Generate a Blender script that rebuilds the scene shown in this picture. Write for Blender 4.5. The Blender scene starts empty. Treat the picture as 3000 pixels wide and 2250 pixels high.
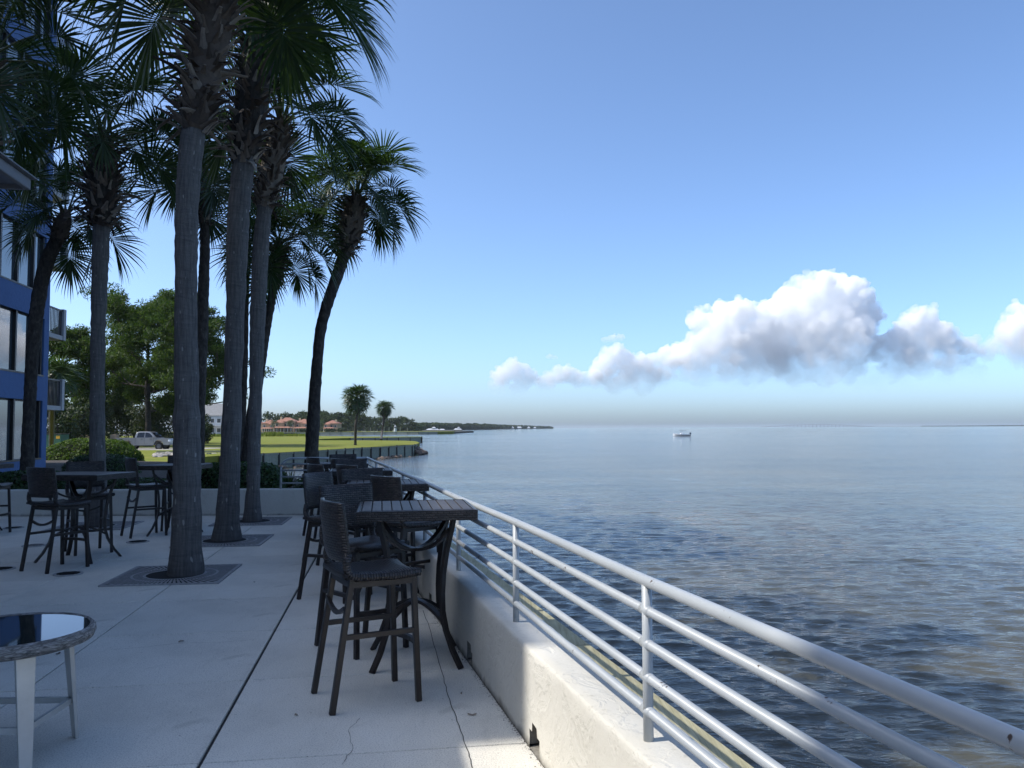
import bpy, bmesh, math, random
import numpy as np
from mathutils import Vector, Matrix, noise, Euler
R = math.radians
SC = bpy.context.scene
COL = SC.collection

# ---------------------------------------------------------------- camera
H = 1.62
F = 2400.0                       # focal length in pixels of a 3000 px wide frame
PITCH = math.atan(128.5 / F)
ROLL = -0.0042
CAMM = Matrix.Translation((0, 0, H)) @ Matrix.Rotation(R(90) + PITCH, 4, 'X') @ Matrix.Rotation(ROLL, 4, 'Z')
cam_data = bpy.data.cameras.new('camera')
cam = bpy.data.objects.new('camera', cam_data)
COL.objects.link(cam)
cam.matrix_world = CAMM
cam_data.sensor_width = 36
cam_data.lens = 36 * F / 3000
cam_data.clip_start = 0.05
cam_data.clip_end = 120000
SC.camera = cam

# ---------------------------------------------------------------- light
SUN_E = R(48)
SUN_H = Vector((0.986, 0.165, 0)).normalized()          # the way the light travels, seen from above
world = bpy.data.worlds.new('World')
SC.world = world
world.use_nodes = True
wn = world.node_tree.nodes
wl = world.node_tree.links
sky = wn.new('ShaderNodeTexSky')
sky.sky_type = 'NISHITA'
sky.sun_disc = False
sky.sun_elevation = SUN_E
sky.sun_rotation = math.atan2(-SUN_H.x, -SUN_H.y)
sky.air_density = 0.58
sky.dust_density = 1.75
sky.ozone_density = 4.0
bg = wn['Background']
bg.inputs['Strength'].default_value = 0.15
wb = wn.new('ShaderNodeMix')                             # white balance of the camera
wb.data_type = 'RGBA'
wb.blend_type = 'MULTIPLY'
wb.inputs[0].default_value = 1
wb.inputs[7].default_value = (.91, .985, 1.0, 1)
wl.new(sky.outputs[0], wb.inputs[6])
wl.new(wb.outputs[2], bg.inputs['Color'])
sun_data = bpy.data.lights.new('sun', 'SUN')
sun_data.energy = 2.25
sun_data.angle = R(0.6)
sun_data.color = (1.0, 0.955, 0.88)
sun = bpy.data.objects.new('sun', sun_data)
COL.objects.link(sun)
ld = Vector((SUN_H.x * math.cos(SUN_E), SUN_H.y * math.cos(SUN_E), -math.sin(SUN_E)))
sun.rotation_euler = ld.to_track_quat('-Z', 'Y').to_euler()
sun.location = (-20, 0, 40)
vs = SC.view_settings
vs.view_transform = 'Standard'
vs.look = 'None'
vs.exposure = 1.02
vs.gamma = 1
vs.use_curve_mapping = False
cy = SC.cycles
cy.max_bounces = 28
cy.diffuse_bounces = 6
cy.glossy_bounces = 3
cy.transmission_bounces = 3
cy.transparent_max_bounces = 6
cy.volume_bounces = 28
cy.caustics_reflective = False
cy.caustics_refractive = False
cy.use_denoising = True
cy.sample_clamp_indirect = 6

# ---------------------------------------------------------------- helpers
def ray(px, py):
    d = Vector(((px - 1500) / F, -(py - 1125) / F, -1))
    return (CAMM.to_3x3() @ d)
def at_y(px, py, Y):
    d = ray(px, py)
    return Vector((0, 0, H)) + d * (Y / d.y)
def on_z(px, py, z):
    d = ray(px, py)
    return Vector((0, 0, H)) + d * ((z - H) / d.z)

def tag(o, label=None, cat=None, group=None, kind=None):
    if label: o['label'] = label
    if cat: o['category'] = cat
    if group: o['group'] = group
    if kind: o['kind'] = kind
    return o
def empty(name, loc=(0, 0, 0), rz=0, label=None, cat=None, group=None, kind=None):
    o = bpy.data.objects.new(name, None)
    o.empty_display_size = 0.2
    COL.objects.link(o)
    o.location = loc
    o.rotation_euler = (0, 0, rz)
    return tag(o, label, cat, group, kind)
def link_mesh(name, me, parent=None, mat=None):
    o = bpy.data.objects.new(name, me)
    COL.objects.link(o)
    if parent: o.parent = parent
    if mat and not me.materials: me.materials.append(mat)
    return o
KIDS = {}
def copy_tree(o, parent=None):
    c = o.copy()
    COL.objects.link(c)
    if parent: c.parent = parent
    for ch in list(o.children):
        copy_tree(ch, c)
    return c

class MB:
    def __init__(s):
        s.v, s.f, s.uv = [], [], {}
    def quad(s, a, b, c, d, uv=None):
        n = len(s.v)
        s.v += [tuple(a), tuple(b), tuple(c), tuple(d)]
        if uv: s.uv[len(s.f)] = uv
        s.f.append((n, n + 1, n + 2, n + 3))
    def poly(s, pts):
        n = len(s.v)
        s.v += [tuple(p) for p in pts]
        s.f.append(tuple(range(n, n + len(pts))))
    def box(s, x0, x1, y0, y1, z0, z1, M=None):
        n = len(s.v)
        P = [Vector((x, y, z)) for z in (z0, z1) for y in (y0, y1) for x in (x0, x1)]
        if M: P = [M @ p for p in P]
        s.v += [tuple(p) for p in P]
        s.f += [tuple(n + i for i in q) for q in ((0, 2, 3, 1), (4, 5, 7, 6), (0, 1, 5, 4), (2, 6, 7, 3), (0, 4, 6, 2), (1, 3, 7, 5))]
    def sweep(s, pts, prof, up=Vector((0, 0, 1)), cap=True, scale=None, uvs=False):
        """prof: closed list of (a,b) offsets along side and up'; pts: path"""
        pts = [Vector(p) for p in pts]
        n0, k = len(s.v), len(prof)
        L = 0
        for i, p in enumerate(pts):
            t = (pts[min(i + 1, len(pts) - 1)] - pts[max(i - 1, 0)]).normalized()
            u = up
            if abs(t.dot(u)) > 0.97: u = Vector((1, 0, 0)) if abs(t.x) < .9 else Vector((0, 1, 0))
            side = t.cross(u).normalized()
            u2 = side.cross(t).normalized()
            q = scale[i] if scale else 1
            for a, b in prof:
                s.v.append(tuple(p + side * a * q + u2 * b * q))
        per = [0]
        for j in range(k):
            a, b = prof[j], prof[(j + 1) % k]
            per.append(per[-1] + math.hypot(a[0] - b[0], a[1] - b[1]))
        for i in range(len(pts) - 1):
            l2 = L + (pts[i + 1] - pts[i]).length
            for j in range(k):
                if uvs: s.uv[len(s.f)] = [(per[j], L), (per[j + 1], L), (per[j + 1], l2), (per[j], l2)]
                s.f.append((n0 + i * k + j, n0 + i * k + (j + 1) % k, n0 + (i + 1) * k + (j + 1) % k, n0 + (i + 1) * k + j))
            L = l2
        if cap:
            s.f.append(tuple(n0 + j for j in reversed(range(k))))
            s.f.append(tuple(n0 + (len(pts) - 1) * k + j for j in range(k)))
    def tube(s, pts, r, n=8, cap=True, scale=None, uvs=False):
        s.sweep(pts, [(r * math.cos(2 * math.pi * i / n), r * math.sin(2 * math.pi * i / n)) for i in range(n)], cap=cap, scale=scale, uvs=uvs)
    def bar(s, p0, p1, w, h, up=Vector((0, 0, 1))):
        s.sweep([p0, p1], [(-w / 2, -h / 2), (w / 2, -h / 2), (w / 2, h / 2), (-w / 2, h / 2)], up=up)
    def disc(s, c, r, n=24, z=None):
        s.poly([(c[0] + r * math.cos(2 * math.pi * i / n), c[1] + r * math.sin(2 * math.pi * i / n), c[2]) for i in range(n)])
    def lathe(s, prof, n=32, c=(0, 0, 0)):
        n0 = len(s.v)
        for (r, z) in prof:
            for i in range(n):
                a = 2 * math.pi * i / n
                s.v.append((c[0] + r * math.cos(a), c[1] + r * math.sin(a), c[2] + z))
        for j in range(len(prof) - 1):
            for i in range(n):
                s.uv[len(s.f)] = [(i / n * 2.4, j * .04), ((i + 1) / n * 2.4, j * .04), ((i + 1) / n * 2.4, j * .04 + .04), (i / n * 2.4, j * .04 + .04)]
                s.f.append((n0 + j * n + i, n0 + j * n + (i + 1) % n, n0 + (j + 1) * n + (i + 1) % n, n0 + (j + 1) * n + i))
    def prism(s, pts, z0, z1):
        n0, k = len(s.v), len(pts)
        s.v += [(p[0], p[1], z0) for p in pts] + [(p[0], p[1], z1) for p in pts]
        s.f.append(tuple(n0 + i for i in reversed(range(k))))
        s.f.append(tuple(n0 + k + i for i in range(k)))
        for i in range(k):
            j = (i + 1) % k
            s.f.append((n0 + i, n0 + j, n0 + k + j, n0 + k + i))
    def mesh(s, name, mat=None, smooth=False):
        me = bpy.data.meshes.new(name)
        me.from_pydata(s.v, [], s.f)
        if s.uv:
            ul = me.uv_layers.new(name='UVMap')
            for fi, uv in s.uv.items():
                p = me.polygons[fi]
                for k, li in enumerate(p.loop_indices):
                    ul.data[li].uv = uv[k]
        if smooth: me.polygons.foreach_set('use_smooth', [True] * len(me.polygons))
        if mat: me.materials.append(mat)
        me.update()
        return me
    def build(s, name, mat=None, parent=None, smooth=False, bevel=0, angle=None):
        o = link_mesh(name, s.mesh(name, mat, smooth), parent)
        if bevel:
            m = o.modifiers.new('bevel', 'BEVEL')
            m.width = bevel; m.segments = 2; m.limit_method = 'ANGLE'; m.angle_limit = R(40)
        return o

# ---------------------------------------------------------------- materials
class Mat:
    def __init__(s, name, col=(.5, .5, .5), rough=.7, metal=0, spec=None, ior=None):
        s.m = bpy.data.materials.new(name)
        s.m.use_nodes = True
        s.t = s.m.node_tree
        s.n, s.l = s.t.nodes, s.t.links
        s.b = s.n['Principled BSDF']
        s.b.inputs['Base Color'].default_value = (*col, 1)
        s.b.inputs['Roughness'].default_value = rough
        s.b.inputs['Metallic'].default_value = metal
        if spec is not None: s.b.inputs['Specular IOR Level'].default_value = spec
        if ior: s.b.inputs['IOR'].default_value = ior
        s.out = s.n['Material Output']
    def new(s, t, **kw):
        n = s.n.new(t)
        for k, v in kw.items(): setattr(n, k, v)
        return n
    def coord(s, kind='Object', scale=(1, 1, 1)):
        c = s.new('ShaderNodeTexCoord')
        mp = s.new('ShaderNodeMapping')
        mp.inputs['Scale'].default_value = scale
        s.l.new(c.outputs[kind], mp.inputs['Vector'])
        return mp.outputs[0]
    def noise(s, vec, scale, detail=4, rough=.6, dist=0):
        n = s.new('ShaderNodeTexNoise')
        n.inputs['Scale'].default_value = scale
        n.inputs['Detail'].default_value = detail
        n.inputs['Roughness'].default_value = rough
        n.inputs['Distortion'].default_value = dist
        s.l.new(vec, n.inputs['Vector'])
        return n.outputs[0]
    def ramp(s, fac, stops):
        r = s.new('ShaderNodeValToRGB')
        e = r.color_ramp.elements
        while len(e) < len(stops): e.new(.5)
        for i, (p, c) in enumerate(stops):
            e[i].position = p
            e[i].color = (*c, 1) if len(c) == 3 else c
        s.l.new(fac, r.inputs[0])
        return r.outputs[0]
    def mix(s, fac, a, b, mode='MIX'):
        m = s.new('ShaderNodeMix', data_type='RGBA', blend_type=mode)
        for sock, v in ((m.inputs[0], fac), (m.inputs[6], a), (m.inputs[7], b)):
            if hasattr(v, 'is_linked'): s.l.new(v, sock)
            elif isinstance(v, (int, float)): sock.default_value = v
            else: sock.default_value = (*v, 1)
        return m.outputs[2]
    def math(s, op, a, b=0.0, c=0.0, clamp=False):
        m = s.new('ShaderNodeMath', operation=op, use_clamp=clamp)
        for sock, v in zip(m.inputs, (a, b, c)):
            if hasattr(v, 'is_linked'): s.l.new(v, sock)
            else: sock.default_value = v
        return m.outputs[0]
    def color(s, c): s.l.new(c, s.b.inputs['Base Color'])
    def roughness(s, c): s.l.new(c, s.b.inputs['Roughness'])
    def bump(s, h, strength=.3, dist=.01, prev=None):
        b = s.new('ShaderNodeBump')
        b.inputs['Strength'].default_value = strength
        b.inputs['Distance'].default_value = dist
        s.l.new(h, b.inputs['Height'])
        if prev: s.l.new(prev, b.inputs['Normal'])
        s.l.new(b.outputs[0], s.b.inputs['Normal'])
        return b.outputs[0]
    def island(s):
        g = s.new('ShaderNodeNewGeometry')
        return g.outputs['Random Per Island']
    def objrand(s):
        return s.new('ShaderNodeObjectInfo').outputs['Random']

def plain(name, col, rough=.6, metal=0, var=.12, scale=6, bump=0, bd=.004, spec=None):
    m = Mat(name, col, rough, metal, spec)
    v = m.coord('Object')
    n = m.noise(v, scale, 5, .65)
    lo = tuple(c * (1 - var) for c in col); hi = tuple(min(1, c * (1 + var)) for c in col)
    m.color(m.ramp(n, [(.3, lo), (.7, hi)]))
    if bump: m.bump(m.noise(v, scale * 4, 5, .7), bump, bd)
    return m.m

M = {}
# deck concrete
m = Mat('deck_concrete', rough=.75)
v = m.coord('Object')
sp = m.noise(v, 130, 3, .6); bl = m.noise(v, 1.3, 5, .62); st = m.noise(m.coord('Object', (3, .6, 1)), 2.2, 6, .7)
c = m.ramp(bl, [(.3, (.64, .61, .54)), (.52, (.75, .715, .635)), (.75, (.80, .77, .70))])
c = m.mix(.75, c, m.ramp(sp, [(.36, (.62, .62, .62)), (.5, (1, 1, 1)), (.66, (1.12, 1.12, 1.1))]), 'MULTIPLY')
c = m.mix(.6, c, m.ramp(st, [(.25, (.62, .63, .63)), (.36, (.9, .9, .9)), (.48, (1, 1, 1))]), 'MULTIPLY')
c = m.mix(.6, c, m.mix(m.objrand(), (.86, .86, .86), (1.05, 1.05, 1.05)), 'MULTIPLY')
blot = m.noise(m.coord('Object', (1, 1, 1)), 3.1, 3, .5, .8)
c = m.mix(.8, c, m.ramp(blot, [(.63, (1, 1, 1)), (.70, (.86, .86, .85)), (.76, (.80, .80, .79))]), 'MULTIPLY')
spk = m.noise(m.coord('Object', (1, 1, 1)), 38, 2, .5)
c = m.mix(.8, c, m.ramp(spk, [(.70, (1, 1, 1)), (.74, (.45, .44, .42))]), 'MULTIPLY')
m.color(c)
m.roughness(m.ramp(bl, [(.3, (.62,) * 3), (.7, (.85,) * 3)]))
m.bump(sp, .25, .003)
M['deck'] = m.m
M['joint'] = plain('joint_dirt', (.045, .042, .04), .95, scale=30)
# stucco
m = Mat('stucco_white', rough=.85)
v = m.coord('Object')
n1 = m.noise(v, 5, 5, .6, .5); n2 = m.noise(v, 30, 4, .7, .3); n3 = m.noise(v, 1.1, 4, .6)
h = m.ramp(n1, [(.41, (0,) * 3), (.48, (1,) * 3), (.6, (.55,) * 3), (.66, (.9,) * 3)])
h2 = m.math('ADD', m.math('MULTIPLY', h, .8), m.math('MULTIPLY', n2, .45))
c = m.ramp(n3, [(.3, (.58, .555, .49)), (.7, (.68, .655, .59))])
c = m.mix(.5, c, m.ramp(n2, [(.25, (.55, .54, .5)), (.42, (1, 1, 1))]), 'MULTIPLY')
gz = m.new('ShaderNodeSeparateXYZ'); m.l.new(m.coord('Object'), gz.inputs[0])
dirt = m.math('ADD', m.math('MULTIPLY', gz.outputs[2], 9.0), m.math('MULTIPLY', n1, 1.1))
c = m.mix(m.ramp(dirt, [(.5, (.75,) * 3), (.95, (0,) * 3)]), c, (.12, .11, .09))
m.color(c)
m.bump(h2, .5, .008)
M['stucco'] = m.m
# painted rail
m = Mat('rail_paint', rough=.42)
v = m.coord('Object')
n1 = m.noise(v, 9, 3, .55); n2 = m.noise(v, 55, 4, .6); n3 = m.noise(m.coord('Object', (1, 1, 1)), 3, 3, .5)
chip = m.math('MULTIPLY', m.ramp(n1, [(.672, (0,) * 3), (.685, (1,) * 3)]), m.ramp(n2, [(.52, (0,) * 3), (.55, (1,) * 3)]))
c = m.ramp(n3, [(.3, (.36, .39, .41)), (.7, (.43, .455, .475))])
c = m.mix(chip, c, (.07, .045, .035))
m.color(c)
m.roughness(m.math('ADD', m.math('MULTIPLY', chip, .4), .4))
m.bump(m.math('SUBTRACT', m.math('MULTIPLY', m.noise(v, 30, 3), .3), chip), .35, .003)
M['rail'] = m.m
# wicker: woven flat strands laid out in UV metres
def wicker(name, c0, c1, su=.016, sv=.009):
    m = Mat(name, rough=.36)
    v = m.coord('UV', (1, 1, 1))
    br = m.new('ShaderNodeTexBrick')
    br.offset = .5
    br.inputs['Scale'].default_value = 1
    br.inputs['Brick Width'].default_value = su * 2
    br.inputs['Row Height'].default_value = sv
    br.inputs['Mortar Size'].default_value = .0048
    br.inputs['Mortar Smooth'].default_value = .9
    br.inputs['Color1'].default_value = (*c0, 1)
    br.inputs['Color2'].default_value = (*c1, 1)
    br.inputs['Mortar'].default_value = (.004, .004, .004, 1)
    m.l.new(v, br.inputs['Vector'])
    n = m.noise(m.coord('UV'), 9, 3)
    m.color(m.mix(.6, br.outputs['Color'], m.ramp(n, [(.3, (.55,) * 3), (.7, (1.3,) * 3)]), 'MULTIPLY'))
    inv = m.math('SUBTRACT', 1.0, br.outputs['Fac'])
    m.bump(inv, .9, .006)
    return m.m
M['wicker'] = wicker('wicker_brown', (.014, .011, .011), (.075, .060, .056), .019, .016)
m = Mat('wicker_grey', rough=.6)
n1 = m.noise(m.coord('UV', (14, 60, 1)), 1.0, 5, .65, 1.6)
m.color(m.ramp(n1, [(.32, (.03, .029, .028)), (.47, (.13, .125, .12)), (.62, (.34, .33, .32))]))
m.bump(n1, 1.0, .008)
M['wicker_grey'] = m.m
M['espresso'] = plain('espresso_metal', (.020, .014, .012), .42, .0, .25, 14)
m = Mat('plank_brown', rough=.5)
v = m.coord('Object', (14, 1.4, 14))
n1 = m.noise(v, 3, 6, .7)
c = m.ramp(n1, [(.3, (.052, .045, .042)), (.55, (.075, .064, .058)), (.8, (.105, .09, .082))])
c = m.mix(.6, c, m.mix(m.objrand(), (.75, .74, .74), (1.2, 1.16, 1.12)), 'MULTIPLY')
m.color(c); m.bump(n1, .2, .002)
M['plank'] = m.m
M['white_metal'] = plain('brushed_pale_metal', (.50, .50, .48), .35, .35, .12, 5)
m = Mat('table_glass', (.012, .02, .022), .03); m.b.inputs['IOR'].default_value = 2.1
M['tglass'] = m.m
M['iron'] = plain('grate_iron', (.30, .30, .305), .6, .1, .25, 20, .3, .002)
M['cover'] = plain('cover_metal', (.36, .36, .36), .6, .1, .25, 16, .3, .002)
M['dark'] = plain('dark_pit', (.015, .014, .013), .95)
# palm trunk
m = Mat('palm_bark', rough=.9)
uvv = m.coord('UV', (1, 1, 1))
n1 = m.noise(m.coord('UV', (26, 2.2, 1)), 1.2, 5, .7); n2 = m.noise(m.coord('UV', (3, 15, 1)), 1.0, 5, .65, 1.2); n3 = m.noise(m.coord('UV', (5, 3, 1)), 3, 4, .6)
c = m.ramp(n1, [(.25, (.055, .052, .05)), (.5, (.12, .113, .108)), (.8, (.19, .182, .175))])
c = m.mix(.6, c, m.mix(m.objrand(), (.75, .74, .74), (1.3, 1.28, 1.25)), 'MULTIPLY')
c = m.mix(.45, c, m.ramp(n2, [(.3, (.5,) * 3), (.55, (1.1,) * 3)]), 'MULTIPLY')
c = m.mix(m.ramp(m.noise(m.coord('UV', (9, 3.5, 1)), 2.2, 1, .4), [(.70, (0,) * 3), (.74, (.8,) * 3)]), c, (.30, .29, .27))
m.color(c)
m.bump(m.math('ADD', n1, m.math('MULTIPLY', n2, 1.0)), .8, .018)
M['bark'] = m.m
m = Mat('rough_bark', rough=.95)
v = m.coord('Object', (1, 1, .45))
n1 = m.noise(v, 16, 5, .7, .4)
m.color(m.ramp(n1, [(.3, (.022, .018, .015)), (.55, (.065, .055, .047)), (.75, (.13, .115, .10))]))
m.bump(n1, .9, .03)
M['rbark'] = m.m
m = Mat('palm_boot', rough=.85)
v = m.coord('Object', (1, 1, 1))
n1 = m.noise(v, 14, 4, .6)
c = m.ramp(m.objrand(), [(0, (.05, .036, .028)), (.6, (.15, .115, .09)), (1, (.34, .29, .24))])
c = m.mix(.7, c, m.ramp(n1, [(.3, (.6,) * 3), (.7, (1.25,) * 3)]), 'MULTIPLY')
m.color(c); m.bump(n1, .4, .01)
M['boot'] = m.m
M['fibre'] = plain('palm_fibre', (.16, .085, .04), .9, 0, .45, 20, .6, .01)
def leafmat(name, cols, transl=.25, rough=.45, tcol=None, spec=.4):
    m = Mat(name, cols[0], rough, spec=spec)
    r = m.island()
    k = len(cols)
    c = m.ramp(r, [(i / max(1, k - 1), cc) for i, cc in enumerate(cols)])
    c = m.mix(.5, c, m.mix(m.objrand(), (.75, .75, .75), (1.25, 1.2, 1.05)), 'MULTIPLY')
    m.color(c)
    tr = m.new('ShaderNodeBsdfTranslucent')
    if tcol: tr.inputs['Color'].default_value = (*tcol, 1)
    else: m.l.new(m.mix(1.0, c, (1.5, 1.7, .7), 'MULTIPLY'), tr.inputs['Color'])
    mx = m.new('ShaderNodeMixShader')
    mx.inputs[0].default_value = transl
    m.l.new(m.b.outputs[0], mx.inputs[1]); m.l.new(tr.outputs[0], mx.inputs[2])
    m.l.new(mx.outputs[0], m.out.inputs['Surface'])
    return m.m
M['frond'] = leafmat('palm_frond', [(.020, .042, .016), (.034, .062, .020), (.055, .085, .028)], .28, .38, spec=.5)
M['petiole'] = plain('palm_petiole', (.075, .095, .03), .5, 0, .25, 5)
M['hedge'] = leafmat('hedge_leaf', [(.022, .05, .010), (.06, .105, .014), (.11, .16, .02)], .35, .62, spec=.2)
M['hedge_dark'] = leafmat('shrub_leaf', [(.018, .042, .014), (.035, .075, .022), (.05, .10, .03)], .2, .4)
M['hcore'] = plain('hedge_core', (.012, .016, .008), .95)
M['pine'] = leafmat('pine_needles', [(.024, .048, .011), (.045, .078, .017), (.078, .112, .025)], .32, .6, spec=.2)
M['ftree'] = leafmat('far_leaf', [(.022, .036, .014), (.038, .056, .02), (.06, .075, .026)], .2, .7, spec=.15)
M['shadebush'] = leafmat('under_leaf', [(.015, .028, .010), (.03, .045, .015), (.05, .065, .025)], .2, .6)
# lawn
m = Mat('lawn_grass', rough=.9, spec=.1)
v = m.coord('Object')
n1 = m.noise(v, .12, 5, .65); n2 = m.noise(v, 2.2, 5, .7); wv = m.new('ShaderNodeTexWave'); wv.inputs['Scale'].default_value = .09; wv.inputs['Distortion'].default_value = 1.2
wv.bands_direction = 'Y'; m.l.new(v, wv.inputs['Vector'])
c = m.ramp(n1, [(.3, (.13, .155, .022)), (.5, (.165, .18, .028)), (.7, (.21, .19, .045))])
c = m.mix(.5, c, m.ramp(n2, [(.3, (.7,) * 3), (.7, (1.2,) * 3)]), 'MULTIPLY')
c = m.mix(.25, c, m.ramp(wv.outputs[0], [(.3, (.8,) * 3), (.7, (1.15,) * 3)]), 'MULTIPLY')
m.color(c); m.bump(n2, .6, .05)
M['lawn'] = m.m
M['grassblade'] = leafmat('grass_blade', [(.10, .13, .02), (.15, .18, .03), (.21, .22, .05)], .35, .7, spec=.1)
M['soil'] = plain('bed_soil', (.05, .038, .028), .95, 0, .35, 8, .6, .03)
# timber
def timber(name, a, b, green=None):
    m = Mat(name, rough=.85)
    n1 = m.noise(m.coord('Object', (1, 1, 1)), 5, 5, .7); n2 = m.noise(m.coord('Object', (18, 18, 1.2)), 2, 5, .7)
    c = m.ramp(n2, [(.3, a), (.7, b)])
    c = m.mix(.6, c, m.ramp(n1, [(.3, (.6,) * 3), (.7, (1.2,) * 3)]), 'MULTIPLY')
    c = m.mix(.5, c, m.mix(m.objrand(), (.6, .62, .6), (1.2, 1.2, 1.15)), 'MULTIPLY')
    m.color(c); m.bump(n2, .4, .01)
    return m.m
M['timber'] = timber('grey_timber', (.16, .175, .14), (.34, .35, .28))
M['timber_dark'] = timber('dark_timber', (.035, .033, .03), (.085, .08, .07))
m = Mat('cap_timber', rough=.8)
n2 = m.noise(m.coord('Object', (28, 1.2, 10)), 2, 6, .7); n1 = m.noise(m.coord('Object'), 2.5, 4)
c = m.ramp(n2, [(.3, (.22, .20, .11)), (.5, (.36, .33, .20)), (.75, (.46, .43, .29))])
m.color(m.mix(.6, c, m.ramp(n1, [(.3, (.6,) * 3), (.6, (1.1,) * 3)]), 'MULTIPLY')); m.bump(n2, .5, .006)
M['cap'] = m.m
M['rock'] = plain('shore_rock', (.30, .27, .235), .9, 0, .35, 3, .7, .05)
M['rock2'] = plain('brown_rock', (.15, .11, .085), .9, 0, .4, 3, .7, .05)
# hotel
m = Mat('blue_stucco', rough=.85)
v = m.coord('Object'); n1 = m.noise(v, 6, 5, .7); n2 = m.noise(v, .5, 4)
c = m.ramp(n2, [(.3, (.07, .13, .28)), (.7, (.085, .155, .32))])
m.color(m.mix(.4, c, m.ramp(n1, [(.3, (.75,) * 3), (.7, (1.15,) * 3)]), 'MULTIPLY')); m.bump(n1, .5, .03)
M['blue'] = m.m
M['hotel_pale'] = plain('balcony_concrete', (.42, .41, .40), .8, 0, .1, 2)
M['mullion'] = plain('bronze_mullion', (.012, .010, .010), .4)
m = Mat('hotel_glass', (.045, .06, .07), .03, .0)
m.b.inputs['IOR'].default_value = 3.0
n = m.noise(m.coord('Object', (.5, .5, .5)), 1.5, 2); m.bump(n, .05, .02)
M['hglass'] = m.m
M['soffit'] = plain('canopy_soffit', (.16, .17, .20), .7)
M['fascia'] = plain('canopy_fascia', (.17, .175, .19), .55, 0, .1, 3)
# houses
M['peach'] = plain('peach_stucco', (.36, .25, .155), .9, 0, .1, .4)
M['cream'] = plain('cream_stucco', (.52, .40, .25), .9, 0, .1, .4)
M['tile'] = plain('terracotta_tile', (.28, .13, .085), .85, 0, .25, 1.2, .6, .1)
M['wglass'] = plain('house_glass', (.03, .04, .05), .1, 0, .2, 1)
M['wframe'] = plain('white_frame', (.6, .58, .55), .6)
M['greyroof'] = plain('grey_shingle', (.20, .20, .20), .9, 0, .15, 1.5)
M['whitewall'] = plain('white_siding', (.42, .44, .45), .7, 0, .06, 1)
M['metalroof'] = plain('white_metal_roof', (.55, .56, .57), .4, 0, .04, 1)
# vehicles
m = Mat('truck_paint_shaded', (.20, .205, .22), .28, .15); m.b.inputs['Coat Weight'].default_value = .6  # silver paint darkened, tree shade is put into the colour
M['truck'] = m.m
M['tyre'] = plain('tyre_rubber', (.016, .016, .016), .85)
M['rim'] = plain('wheel_rim', (.10, .10, .11), .4, .6)
M['carglass'] = Mat('car_glass', (.008, .010, .014), .05).m
M['chrome'] = Mat('chrome', (.55, .56, .58), .2, .9).m
M['lamp_white'] = plain('lamp_lens', (.7, .72, .75), .15)
M['lamp_red'] = plain('lamp_red', (.30, .02, .015), .2)
M['dumpster'] = plain('dumpster_green', (.02, .085, .05), .6, 0, .2, 2)
M['yellow'] = plain('sign_yellow', (.65, .32, .02), .6)
M['gelcoat'] = plain('gelcoat_white', (.75, .76, .77), .25, 0, .03, 1)
M['navy'] = plain('hull_navy', (.03, .04, .06), .35)
M['canvas'] = plain('bimini_canvas', (.035, .04, .05), .9)
M['skin'] = plain('skin', (.45, .27, .19), .6)
M['shirt'] = plain('dark_shirt', (.05, .06, .09), .9)
M['tan'] = plain('tan_block', (.27, .22, .16), .9)
M['bridge'] = plain('bridge_concrete', (.42, .42, .42), .85)
M['farland'] = leafmat('far_wood', [(.025, .042, .02), (.04, .058, .026), (.055, .07, .032)], .1, .8, spec=.1)
M['sand'] = plain('shore_ground', (.07, .065, .045), .95, 0, .3, .5)
# ---------------------------------------------------------------- directions on the terrace
WS = -0.258                                             # seawall: dX/dY
WD = Vector((WS, 1, 0)).normalized()
WN = Vector((WD.y, -WD.x, 0))                           # towards the water
def wall_x(Y): return 1.185 + WS * Y
def rail_x(Y): return 1.275 + WS * Y
Y_END = 15.5
WATER_Z, LAWN_Z = -1.8, -0.45
WALL_H, WALL_T = 0.485, 0.27

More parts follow.
